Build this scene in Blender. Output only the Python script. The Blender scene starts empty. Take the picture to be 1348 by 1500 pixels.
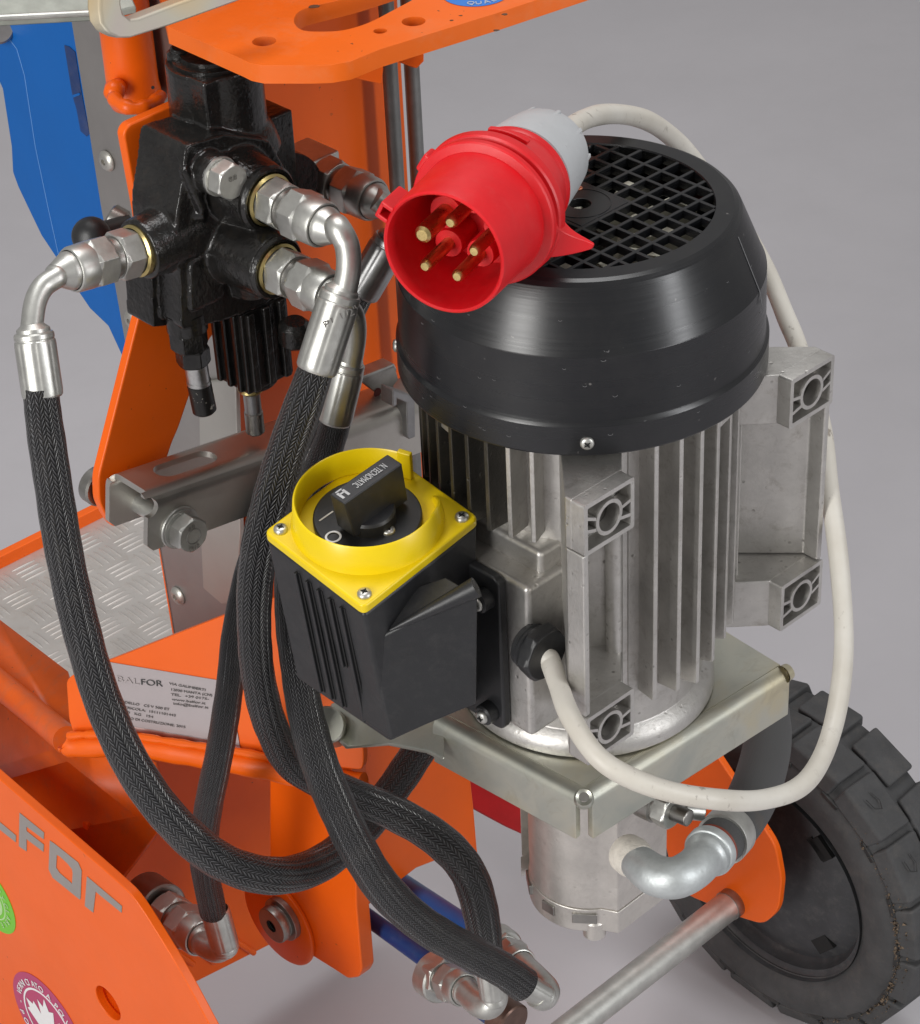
import bpy, bmesh, math, random
from mathutils import Vector, Matrix, Quaternion
random.seed(4)
PI = math.pi
# ------------------------------------------------------------ camera, world, lamps
FPX, TH, RO = 3500.0, math.radians(34.7), math.radians(2.79)
cF = Vector((0, math.cos(TH), -math.sin(TH)))
cR0, cU0 = Vector((1, 0, 0)), Vector((0, math.sin(TH), math.cos(TH)))
cR = cR0 * math.cos(RO) - cU0 * math.sin(RO)
cU = cR0 * math.sin(RO) + cU0 * math.cos(RO)
cC = Vector((-0.0631, -0.9977, 0.8004))
sc = bpy.context.scene
COL = sc.collection
cam_d = bpy.data.cameras.new("camera")
cam = bpy.data.objects.new("camera", cam_d); COL.objects.link(cam)
cam_d.sensor_fit = 'HORIZONTAL'; cam_d.sensor_width = 36; cam_d.lens = 36 * FPX / 1348
cam_d.clip_start = .05; cam_d.clip_end = 60
m = Matrix((cR, cU, -cF)).transposed().to_4x4(); m.translation = cC
cam.matrix_world = m
sc.camera = cam
w = bpy.data.worlds.new("World"); sc.world = w; w.use_nodes = True
w.node_tree.nodes['Background'].inputs[0].default_value = (1.0, 0.98, 0.97, 1)
w.node_tree.nodes['Background'].inputs[1].default_value = WORLD = 0.36
def lamp(name, loc, target, sx, sy, power, col=(1, 1, 1)):
    l = bpy.data.lights.new(name, 'AREA'); l.shape = 'RECTANGLE'; l.size = sx; l.size_y = sy
    l.energy = power; l.color = col
    o = bpy.data.objects.new(name, l); COL.objects.link(o); o.location = loc
    o.rotation_euler = (Vector(target) - Vector(loc)).to_track_quat('-Z', 'Y').to_euler()
    return o
lamp('studio_softbox', (-1.45, -1.7, .80), (-.05, .1, .1), .60, 1.6, 44, (1, .985, .96))
lamp('studio_softbox', (1.75, -1.15, .85), (0, .1, .1), .30, 1.6, 22, (.97, .98, 1))
lamp('studio_softbox', (-.2, .6, 2.7), (-.05, .15, 0), 1.6, 1.2, 40, (1, 1, 1))
sc.view_settings.view_transform = 'Standard'; sc.view_settings.look = 'None'
sc.view_settings.exposure = 0; sc.view_settings.gamma = 1
sc.cycles.max_bounces = 8

# ------------------------------------------------------------ placing helpers
def dray(x, y): return cF + cR * ((x - 674) / FPX) + cU * ((750 - y) / FPX)
def D(x, y, t): return cC + dray(x, y) * t
def pl(x, y, n, v):
    d = dray(x, y); return cC + d * ((v - n.dot(cC)) / n.dot(d))
ez = Vector((0, 0, 1)); ex = Vector((1, 0, 0)); ey = Vector((0, 1, 0))
A_ = math.radians(42.5)
e1 = Vector((math.cos(A_), math.sin(A_), 0)); e2 = Vector((-math.sin(A_), math.cos(A_), 0))
def onz(x, y, z): return pl(x, y, ez, z)
def M3(a, b, z): return e1 * a + e2 * b + ez * z
def dep(p): return (p - cC).dot(cF)
def px2m(px, depth): return px * depth / FPX
def frame_z(d):
    d = d.normalized(); a = ez if abs(d.z) < .95 else ex
    x = a.cross(d).normalized(); return x, d.cross(x), d

# ------------------------------------------------------------ mesh builder
class MB:
    def __init__(s): s.v = []; s.f = []; s.uv = {}
    def add(s, vs, fs, uvs=None):
        o = len(s.v); s.v += [Vector(v) for v in vs]
        for i, f in enumerate(fs):
            s.f.append([o + k for k in f])
            if uvs: s.uv[len(s.f) - 1] = uvs[i]
        return s
    def box(s, c, X, Y, Z):                       # centre and three half-axis vectors
        c = Vector(c); P = []
        for k in (-1, 1):
            for j in (-1, 1):
                for i in (-1, 1): P.append(c + X * i + Y * j + Z * k)
        fs = [(0, 2, 3, 1), (4, 5, 7, 6), (0, 1, 5, 4), (2, 6, 7, 3), (0, 4, 6, 2), (1, 3, 7, 5)]
        if X.cross(Y).dot(Z) < 0: fs = [f[::-1] for f in fs]
        return s.add(P, fs)
    def prism(s, pts, ext):                       # outline (list of 3-D points) and its thickness vector
        n = len(pts); pts = [Vector(p) for p in pts]
        nr = Vector((0, 0, 0))
        for i in range(n):
            a, b = pts[i], pts[(i + 1) % n]; nr += a.cross(b)
        if nr.dot(ext) > 0: pts = pts[::-1]
        V = pts + [p + ext for p in pts]
        return s.add(V, [list(range(n)), [n + i for i in range(n)][::-1]] + [(i, n + i, n + (i + 1) % n, (i + 1) % n) for i in range(n)])
    def lathe(s, o, ax, prof, n=48, a0=0, a1=2 * PI, refx=None):          # prof: (radius, height)
        o = Vector(o); X, Y, Zd = frame_z(ax)
        if refx is not None:
            X = (refx - Zd * refx.dot(Zd)).normalized(); Y = Zd.cross(X)
        full = abs(a1 - a0 - 2 * PI) < 1e-6; k = n if full else n + 1
        V = []
        for r, h in prof:
            for i in range(k):
                a = a0 + (a1 - a0) * i / n
                V.append(o + Zd * h + (X * math.cos(a) + Y * math.sin(a)) * r)
        F = []; UV = []
        for j in range(len(prof) - 1):
            for i in range(n):
                i2 = (i + 1) % k
                F.append((j * k + i, j * k + i2, (j + 1) * k + i2, (j + 1) * k + i))
                UV.append(((i / n, j), ((i + 1) / n, j), ((i + 1) / n, j + 1), (i / n, j + 1)))
        return s.add(V, F, UV)
    def cyl(s, a, b, r, r2=None, n=24, bev=0):
        a = Vector(a); b = Vector(b); L = (b - a).length; r2 = r if r2 is None else r2
        if bev: pr = [(0, 0), (r - bev, 0), (r, bev), (r2, L - bev), (r2 - bev, L), (0, L)]
        else: pr = [(0, 0), (r, 0), (r2, L), (0, L)]
        return s.lathe(a, b - a, pr, n)
    def hexa(s, a, b, rc, ch=.12, ph=0):              # hexagonal nut, corner radius rc, chamfered ends
        a = Vector(a); b = Vector(b); L = (b - a).length; X, Y, Zd = frame_z(b - a)
        def ring(h, f, n=24):
            out = []
            for i in range(n):
                an = 2 * PI * i / n + ph
                m_ = ((an - ph) % (PI / 3)) - PI / 6
                rh = rc * math.cos(PI / 6) / math.cos(m_)
                r = min(rh, rc * f) if f < 1.01 else rh
                out.append(a + Zd * h + (X * math.cos(an) + Y * math.sin(an)) * r)
            return out
        c = rc * ch
        R = [[a] * 24, ring(0, .87), ring(c, 1.1), ring(L - c, 1.1), ring(L, .87), [b] * 24]
        V = [p for r in R for p in r]; F = []
        for j in range(5):
            for i in range(24): F.append((j * 24 + i, j * 24 + (i + 1) % 24, (j + 1) * 24 + (i + 1) % 24, (j + 1) * 24 + i))
        return s.add(V, F)
    def tube(s, P, R, n=16, caps=True, us=1.0):
        P = [Vector(p) for p in P]; k = len(P)
        if not isinstance(R, (list, tuple)): R = [R] * k
        T = [(P[min(i + 1, k - 1)] - P[max(i - 1, 0)]).normalized() for i in range(k)]
        X = frame_z(T[0])[0]; V = []; L = 0; Ls = []
        for i in range(k):
            X = (X - T[i] * X.dot(T[i])).normalized(); Yv = T[i].cross(X)
            if i: L += (P[i] - P[i - 1]).length
            Ls.append(L)
            for j in range(n):
                a = 2 * PI * j / n; V.append(P[i] + (X * math.cos(a) + Yv * math.sin(a)) * R[i])
        F = []; UV = []
        for i in range(k - 1):
            for j in range(n):
                j2 = (j + 1) % n
                F.append((i * n + j, i * n + j2, (i + 1) * n + j2, (i + 1) * n + j))
                u0, u1 = j / n, (j + 1) / n
                UV.append(((u0, Ls[i]), (u1, Ls[i]), (u1, Ls[i + 1]), (u0, Ls[i + 1])))
        s.add(V, F, UV)
        if caps:
            s.add(V[:n], [list(range(n))[::-1]]); s.add(V[-n:], [list(range(n))])
        return s
    def obj(s, name, mat, parent=None, bev=0, seg=2, sharp=35, weld=True, label=None, ang=30):
        me = bpy.data.meshes.new(name); me.from_pydata([tuple(v) for v in s.v], [], s.f)
        if s.uv:
            ul = me.uv_layers.new(name='UVMap')
            for p in me.polygons:
                if p.index in s.uv:
                    for li, c in zip(p.loop_indices, s.uv[p.index]): ul.data[li].uv = c
        bm = bmesh.new(); bm.from_mesh(me)
        if weld:
            bmesh.ops.remove_doubles(bm, verts=bm.verts, dist=2e-6)
            bmesh.ops.recalc_face_normals(bm, faces=bm.faces)
        bm.to_mesh(me); bm.free()
        for p in me.polygons: p.use_smooth = True
        o = bpy.data.objects.new(name, me); COL.objects.link(o)
        if mat: me.materials.append(mat)
        if bev:
            b = o.modifiers.new('bevel', 'BEVEL'); b.width = bev; b.segments = seg; b.limit_method = 'ANGLE'; b.angle_limit = math.radians(ang)
            b.harden_normals = True; b.use_clamp_overlap = True
        else: me.set_sharp_from_angle(angle=math.radians(sharp))
        if parent: o.parent = parent
        if label: o['label'] = label
        return o

def spline(P, n=12):                                  # Catmull-Rom through the points
    P = [Vector(p) for p in P]; out = []
    Q = [P[0] * 2 - P[1]] + P + [P[-1] * 2 - P[-2]]
    for i in range(1, len(Q) - 2):
        a, b, c, d = Q[i - 1:i + 3]
        for k in range(n):
            t = k / n
            out.append(.5 * ((2 * b) + (c - a) * t + (2 * a - 5 * b + 4 * c - d) * t * t + (3 * b - a - 3 * c + d) * t ** 3))
    out.append(P[-1]); return out
def lerpl(R, k):
    out = []
    for i in range(k):
        t = i / (k - 1) * (len(R) - 1); a = min(int(t), len(R) - 2); out.append(R[a] + (R[a + 1] - R[a]) * (t - a))
    return out
def roundpoly(pts, r, n=5):                           # round the corners of an outline; r number or list
    m_ = len(pts); out = []
    for i in range(m_):
        p = Vector(pts[i]); a = Vector(pts[i - 1]) - p; b = Vector(pts[(i + 1) % m_]) - p
        rr = r[i] if isinstance(r, (list, tuple)) else r
        rr = min(rr, a.length * .49, b.length * .49)
        if rr <= 0: out.append(p); continue
        A = p + a.normalized() * rr; B = p + b.normalized() * rr
        for k in range(n + 1):
            t = k / n; out.append(A * (1 - t) ** 2 + p * 2 * t * (1 - t) + B * t * t)
    return out
def empty(name, loc=(0, 0, 0)):
    o = bpy.data.objects.new(name, None); o.location = loc; COL.objects.link(o); return o
def tag(o, label=None, cat=None, group=None, kind=None):
    if label: o['label'] = label
    if cat: o['category'] = cat
    if group: o['group'] = group
    if kind: o['kind'] = kind
    return o
def keep(child, parent):                              # parent without moving
    child.parent = parent
    child.matrix_parent_inverse = Matrix.Translation(-Vector(parent.location)) if parent.type == 'EMPTY' else Matrix()
def boolean(o, cutter_mb):
    c = cutter_mb.obj('cutter_tmp', None, o.parent)
    b = o.modifiers.new('cut', 'BOOLEAN'); b.operation = 'DIFFERENCE'; b.object = c; b.solver = 'EXACT'
    # cut first, bevel later
    mods = list(o.modifiers); 
    if mods[0].type == 'BEVEL':
        bv = mods[0]; wd, sg, al = bv.width, bv.segments, bv.angle_limit; o.modifiers.remove(bv)
    else: wd = None
    dg = bpy.context.evaluated_depsgraph_get(); me = bpy.data.meshes.new_from_object(o.evaluated_get(dg))
    o.modifiers.clear(); old = o.data; o.data = me; me.name = old.name
    cd = c.data; bpy.data.objects.remove(c); bpy.data.meshes.remove(cd)
    if wd:
        b = o.modifiers.new('bevel', 'BEVEL'); b.width = wd; b.segments = sg; b.limit_method = 'ANGLE'; b.angle_limit = al; b.harden_normals = True
    else:
        me.set_sharp_from_angle(angle=math.radians(35))
    return o
def casting(mb, name, mat, parent, voxel=.0012, smooth=6, label=None):    # primitives fused with cast fillets
    o = mb.obj(name, mat, parent, weld=False, label=label)
    r = o.modifiers.new('fuse', 'REMESH'); r.mode = 'VOXEL'; r.voxel_size = voxel; r.use_smooth_shade = True
    s_ = o.modifiers.new('fillet', 'SMOOTH'); s_.iterations = smooth; s_.factor = .5
    dg = bpy.context.evaluated_depsgraph_get(); me = bpy.data.meshes.new_from_object(o.evaluated_get(dg))
    o.modifiers.clear(); o.data = me
    for p in me.polygons: p.use_smooth = True
    return o
def text_mesh(txt, size, ext=.0002, align='LEFT', font_scale=(1, 1)):
    c = bpy.data.curves.new('txt', 'FONT'); c.body = txt; c.size = size; c.extrude = ext; c.align_x = align
    o = bpy.data.objects.new('txt', c); COL.objects.link(o)
    dg = bpy.context.evaluated_depsgraph_get(); me = bpy.data.meshes.new_from_object(o.evaluated_get(dg))
    bpy.data.objects.remove(o); return me
def place_text(name, txt, org, xd, yd, size, mat, parent, sx=1.0, align='LEFT', bold=0):
    me = text_mesh(txt, size, .00012, align); me.name = name
    xd = xd.normalized(); n = xd.cross(yd).normalized(); yd = n.cross(xd)
    M = Matrix((xd * sx, yd, n)).transposed().to_4x4(); M.translation = Vector(org) + n * .0004
    me.transform(M); me.materials.clear(); me.materials.append(mat)
    o = bpy.data.objects.new(name, me); COL.objects.link(o); o.parent = parent; return o

# ------------------------------------------------------------ materials
class NT:
    def __init__(s, name):
        s.m = bpy.data.materials.new(name); s.m.use_nodes = True; s.t = s.m.node_tree; s.n = s.t.nodes
        s.b = s.n['Principled BSDF']
    def node(s, ty, **k):
        n = s.n.new(ty)
        for a, v in k.items():
            if a.startswith('i_'): n.inputs[a[2:].replace('_', ' ')].default_value = v
            elif a.startswith('x') and a[1:].isdigit(): 
                if isinstance(v, bpy.types.NodeSocket): s.t.links.new(v, n.inputs[int(a[1:])])
                else: n.inputs[int(a[1:])].default_value = v
            else: setattr(n, a, v)
        return n
    def link(s, a, b): s.t.links.new(a, b)
    def math(s, op, a, b=0.0, c=None):
        n = s.n.new('ShaderNodeMath'); n.operation = op
        for i, v in enumerate((a, b, c)):
            if v is None: continue
            if isinstance(v, (int, float)): n.inputs[i].default_value = v
            else: s.link(v, n.inputs[i])
        return n.outputs[0]
    def noise(s, scale, detail=4, rough=.6, co=None, dist=0):
        n = s.node('ShaderNodeTexNoise', i_Scale=scale, i_Detail=detail, i_Roughness=rough, i_Distortion=dist)
        s.link(co or s.obj(), n.inputs['Vector']); return n.outputs['Fac']
    def obj(s):
        if not hasattr(s, '_tc'): s._tc = s.n.new('ShaderNodeNewGeometry')
        return s._tc.outputs['Position']
    def ramp(s, fac, stops):
        r = s.n.new('ShaderNodeValToRGB'); e = r.color_ramp.elements
        while len(e) < len(stops): e.new(.5)
        for k, (p, c) in zip(e, stops):
            k.position = p; k.color = (c, c, c, 1) if isinstance(c, (int, float)) else (*c, 1)
        s.link(fac, r.inputs[0]); return r.outputs[0]
    def mix(s, fac, a, b, bt='MIX'):
        n = s.n.new('ShaderNodeMix'); n.data_type = 'RGBA'; n.blend_type = bt
        for i, v in ((0, fac), (6, a), (7, b)):
            if isinstance(v, (int, float)): n.inputs[i].default_value = v
            elif isinstance(v, tuple): n.inputs[i].default_value = (*v, 1)
            else: s.link(v, n.inputs[i])
        return n.outputs[2]
    def bump(s, h, strength=.3, dist=.001, normal=None):
        n = s.node('ShaderNodeBump'); n.inputs['Strength'].default_value = strength; n.inputs['Distance'].default_value = dist
        s.link(h, n.inputs['Height'])
        if normal: s.link(normal, n.inputs['Normal'])
        return n.outputs[0]
    def set(s, **k):
        for a, v in k.items():
            i = s.b.inputs[a.replace('_', ' ')]
            if isinstance(v, bpy.types.NodeSocket): s.link(v, i)
            elif isinstance(v, tuple): i.default_value = (*v, 1)
            else: i.default_value = v
        return s
def basic(name, col, rough=.5, metal=0, var=.12, vs=60, bump=.1, bs=400, bd=.0003, coat=0, dust=0, dustc=(.35, .32, .29), rv=.1, speck=0, speckc=(.05, .03, .02), spec=.5):
    t = NT(name)
    f = t.noise(vs, 5, .65)
    lo = tuple(c * (1 - var) for c in col); hi = tuple(min(1, c * (1 + var)) for c in col)
    c = t.mix(t.ramp(f, [(.3, 0.), (.7, 1.)]), lo, hi)
    if dust:
        g = t.noise(vs * 2.3, 8, .75); c = t.mix(t.math('MULTIPLY', t.ramp(g, [(.5, 0.), (.8, 1.)]), dust), c, dustc)
    if speck:
        sp = t.noise(230, 2, .5); big = t.noise(9, 3, .6)
        c = t.mix(t.math('MULTIPLY', t.math('MULTIPLY', t.ramp(sp, [(.735, 0.), (.755, 1.)]), t.ramp(big, [(.50, 0.), (.62, 1.)])), speck), c, speckc)
    t.set(Base_Color=c, Metallic=metal, Specular_IOR_Level=spec)
    g = t.noise(vs * 1.7, 4, .7)
    t.set(Roughness=t.math('MULTIPLY_ADD', g, rv * 2, rough - rv))
    if bump: t.set(Normal=t.bump(t.noise(bs, 3, .6), bump, bd))
    if coat: t.set(Coat_Weight=coat, Coat_Roughness=.08)
    return t
M = {}
M['orange'] = basic('orange_paint', (.78, .112, .003), .36, 0, .05, 12, .10, 160, .0003, 0, dust=.04, dustc=(.30, .14, .06), speck=.7, spec=.35).m
M['orange_worn'] = basic('worn_orange_paint', (.66, .098, .006), .42, 0, .10, 25, .15, 160, .0003, 0, dust=.5, dustc=(.22, .13, .09), speck=1, spec=.35).m
M['blue'] = basic('blue_paint', (.000, .095, .36), .45, 0, .05, 10, .06, 160, spec=.3).m
M['darkblue'] = basic('dark_blue_paint', (.004, .03, .13), .35, 0, .2, 30, .04, 400, dust=.1).m
M['red'] = basic('red_plastic', (.62, .005, .010), .40, 0, .06, 60, .12, 900, .0002, rv=.08, dust=.08, dustc=(.6, .2, .17)).m
M['yellow'] = basic('yellow_plastic', (.76, .55, .002), .36, 0, .03, 40, .06, 800, .0001, dust=.05, dustc=(.35, .25, .05)).m
M['black_plastic'] = basic('black_plastic', (.014, .0145, .016), .42, 0, .1, 60, .22, 1600, .0002, dust=.04).m
M['black_gloss'] = basic('black_cast_paint', (.010, .0095, .009), .21, 0, .4, 50, .6, 300, .0008, rv=.12, dust=.22, dustc=(.085, .06, .045)).m
M['grey_plastic'] = basic('grey_plastic', (.42, .43, .44), .5, 0, .05, 50, .15, 700, .0002, dust=.1, dustc=(.3, .28, .26)).m
M['zinc'] = basic('zinc_plated_steel', (.52, .52, .49), .40, .9, .14, 90, .22, 500, .0002, rv=.1, dust=.15, dustc=(.32, .30, .26)).m
M['zinc_dark'] = basic('dull_zinc_steel', (.32, .31, .29), .38, 1, .15, 60, .12, 500, .0002, rv=.12, dust=.3, dustc=(.2, .18, .15)).m
M['steel'] = basic('plain_steel', (.36, .36, .36), .38, 1, .2, 50, .12, 500, .0002, rv=.1, dust=.25, dustc=(.2, .18, .16)).m
M['strip'] = basic('brushed_steel_strip', (.40, .385, .37), .5, 1, .05, 20, .05, 700, .0002).m
M['brass'] = basic('brass', (.62, .47, .20), .3, 1, .12, 120, .1, 600, .0002, dust=.2, dustc=(.3, .2, .1)).m
def m_cable():
    t = NT('white_cable_sheath'); f = t.noise(22, 4, .6)
    mp = t.node('ShaderNodeMapping'); t.link(t.obj(), mp.inputs[0]); mp.inputs['Scale'].default_value = (1, 1, .45)
    sc_ = t.noise(240, 4, .65, co=mp.outputs[0]); pt = t.noise(18, 3, .6)
    c = t.mix(t.ramp(f, [(.35, 0.), (.7, 1.)]), (.60, .575, .52), (.50, .465, .40))
    c = t.mix(t.math('MULTIPLY', t.math('MULTIPLY', t.ramp(sc_, [(.60, 0.), (.66, 1.)]), t.ramp(pt, [(.48, 0.), (.62, 1.)])), .75), c, (.17, .14, .11))
    t.set(Base_Color=c, Roughness=.45, Normal=t.bump(t.noise(400, 3), .15, .0003)); return t.m
M['cable'] = m_cable()
M['tread_rubber'] = basic('tyre_rubber', (.045, .045, .046), .75, 0, .25, 40, .35, 700, .0005, dust=.30, dustc=(.14, .12, .10)).m
M['rubber'] = basic('black_rubber', (.018, .018, .018), .6, 0, .3, 60, .2, 700, .0004, dust=.15).m
M['floor'] = basic('grey_studio_floor', (.43, .416, .434), .6, 0, .03, 6, .05, 200, .0003, dust=.05, dustc=(.2, .19, .19)).m
M['ink'] = basic('black_ink', (.03, .03, .03), .5, 0, 0, 10, 0).m
M['dim_ink'] = basic('dim_white_ink', (.42, .42, .42), .5, 0, .1, 300, 0).m
M['faint_ink'] = basic('faint_ink', (.085, .075, .07), .5, 0, .2, 300, 0).m
M['white_ink'] = basic('white_ink', (.75, .75, .75), .5, 0, 0, 10, 0).m
M['grey_ink'] = basic('grey_lettering', (.26, .235, .22), .5, 0, .04, 30, 0).m
M['dark'] = basic('cavity_shade', (.004, .004, .004), .8, 0, 0, 10, 0).m  # near-black colour standing for the shade inside holes, slots and grooves
def m_alu(name, col, pit=1.0, stain=.5, rough=.42, bumpk=.35):
    t = NT(name)
    f = t.noise(35, 6, .7); g = t.noise(420, 4, .7); h = t.noise(110, 8, .8, dist=.6)
    vor = t.node('ShaderNodeTexVoronoi', i_Scale=170.0); t.link(t.obj(), vor.inputs['Vector'])
    pm = t.math('MULTIPLY', t.ramp(vor.outputs['Distance'], [(.08, 1.), (.2, 0.)]), t.ramp(f, [(.5, 0.), (.6, 1.)]))
    c = t.mix(t.ramp(f, [(.3, 0.), (.7, 1.)]), tuple(x * .82 for x in col), tuple(min(1, x * 1.1) for x in col))
    c = t.mix(t.math('MULTIPLY', t.ramp(h, [(.52, 0.), (.75, 1.)]), stain), c, (.20, .165, .13))
    c = t.mix(t.math('MULTIPLY', pm, .6 * pit), c, (.10, .09, .08))
    t.set(Base_Color=c, Metallic=.85, Roughness=t.math('MULTIPLY_ADD', g, .25, rough - .12))
    hh = t.math('SUBTRACT', t.math('ADD', g, t.math('MULTIPLY', h, .8)), t.math('MULTIPLY', pm, 2.0))
    t.set(Normal=t.bump(hh, bumpk, .0005)); return t.m
M['alu'] = m_alu('cast_aluminium', (.54, .525, .50))
M['alu_pump'] = m_alu('extruded_aluminium', (.62, .59, .55), .3, .25, .42, .2)
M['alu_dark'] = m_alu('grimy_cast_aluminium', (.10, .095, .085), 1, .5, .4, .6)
def m_galv():
    t = NT('galvanised_bracket_steel')
    f = t.noise(14, 4, .6, dist=.8); g = t.noise(60, 6, .7, dist=1)
    c = t.ramp(f, [(.3, (.42, .44, .40)), (.5, (.54, .535, .46)), (.7, (.58, .53, .38))])
    c = t.mix(t.math('MULTIPLY', t.ramp(g, [(.55, 0.), (.8, 1.)]), .45), c, (.30, .25, .17))
    t.set(Base_Color=c, Metallic=.9, Roughness=t.math('MULTIPLY_ADD', g, .2, .25))
    t.set(Normal=t.bump(t.noise(300, 3), .08, .0003)); return t.m
M['galv'] = m_galv()
def m_cover():
    t = NT('black_fan_cover_plastic')
    mp = t.node('ShaderNodeMapping'); t.link(t.obj(), mp.inputs[0]); mp.inputs['Scale'].default_value = (6, 6, 900)
    br = t.noise(1.0, 3, .6, co=mp.outputs[0]); f = t.noise(30, 6, .7); s = t.noise(260, 2, .5)
    c = t.mix(t.math('MULTIPLY', t.ramp(f, [(.45, 0.), (.8, 1.)]), .35), (.007, .0075, .009), (.028, .027, .026))
    c = t.mix(t.math('MULTIPLY', t.ramp(s, [(.74, 0.), (.80, 1.)]), .5), c, (.2, .19, .18))
    t.set(Base_Color=c, Roughness=t.math('MULTIPLY_ADD', br, .14, .22))
    t.set(Normal=t.bump(t.math('ADD', br, t.math('MULTIPLY', t.noise(120, 3), .5)), .10, .0003))
    t.set(Coat_Weight=.0, Specular_IOR_Level=.5); return t.m
M['cover'] = m_cover()
def m_braid(name, cols, pitch, col=(.018, .018, .019)):
    t = NT(name)
    uv = t.node('ShaderNodeUVMap'); sx = t.node('ShaderNodeSeparateXYZ'); t.link(uv.outputs[0], sx.inputs[0])
    u = t.math('MULTIPLY', sx.outputs[0], cols); v = t.math('MULTIPLY', sx.outputs[1], 1.0 / pitch)
    fu = t.math('FRACT', u); par = t.math('MODULO', t.math('FLOOR', u), 2.0)
    sg = t.math('MULTIPLY_ADD', par, 2.0, -1.0)
    ph = t.math('ADD', v, t.math('MULTIPLY', t.math('MULTIPLY', fu, sg), 1.3))
    ph = t.math('ADD', ph, t.math('MULTIPLY', t.noise(45, 2, .5), 2.2))
    st = t.math('ABSOLUTE', t.math('SINE', t.math('MULTIPLY', ph, PI)))
    edge = t.math('SINE', t.math('MULTIPLY', fu, PI))
    h = t.math('MULTIPLY', t.math('POWER', st, .7), t.math('POWER', edge, .30))
    c = t.mix(t.math('POWER', h, 2.5), tuple(x * .20 for x in col), tuple(x * 3.6 for x in col))  # strand glints and the shade between strands are mixed into the colour
    f = t.noise(90, 5, .7)
    c = t.mix(t.math('MULTIPLY', t.ramp(f, [(.5, 0.), (.8, 1.)]), .35), c, (.11, .10, .09))
    t.set(Base_Color=c, Roughness=.30, Normal=t.bump(h, 1.0, .0016), Specular_IOR_Level=.7); return t.m
M['braid'] = m_braid('black_braided_sleeve', 26.0, .0029)
M['braid_fine'] = m_braid('fine_black_braided_sleeve', 36.0, .0024, (.018, .018, .019))
def m_fabric():
    t = NT('woven_rubber_hose'); uv = t.node('ShaderNodeUVMap'); sx = t.node('ShaderNodeSeparateXYZ'); t.link(uv.outputs[0], sx.inputs[0])
    a = t.math('SINE', t.math('MULTIPLY', sx.outputs[0], 2 * PI * 75)); b = t.math('SINE', t.math('MULTIPLY', sx.outputs[1], 2 * PI / .0012))
    h = t.math('MULTIPLY', a, b); f = t.noise(28, 3, .5)
    c = t.mix(t.ramp(f, [(.6, 0.), (.72, .5)]), (.065, .065, .065), (.15, .105, .065))
    t.set(Base_Color=c, Roughness=.6, Normal=t.bump(h, .4, .0004)); return t.m
M['fabric'] = m_fabric()
M['label'] = basic('silver_foil_label', (.34, .30, .305), .45, .3, .03, 20, 0).m

# ============================================================ THE SPLITTER
FLOOR = -.495
ROOT = empty('log_splitter', (0, 0, FLOOR))
tag(ROOT, 'orange upright log splitter with a black-capped electric motor, braided hoses and a black wheel', 'log splitter')

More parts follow.
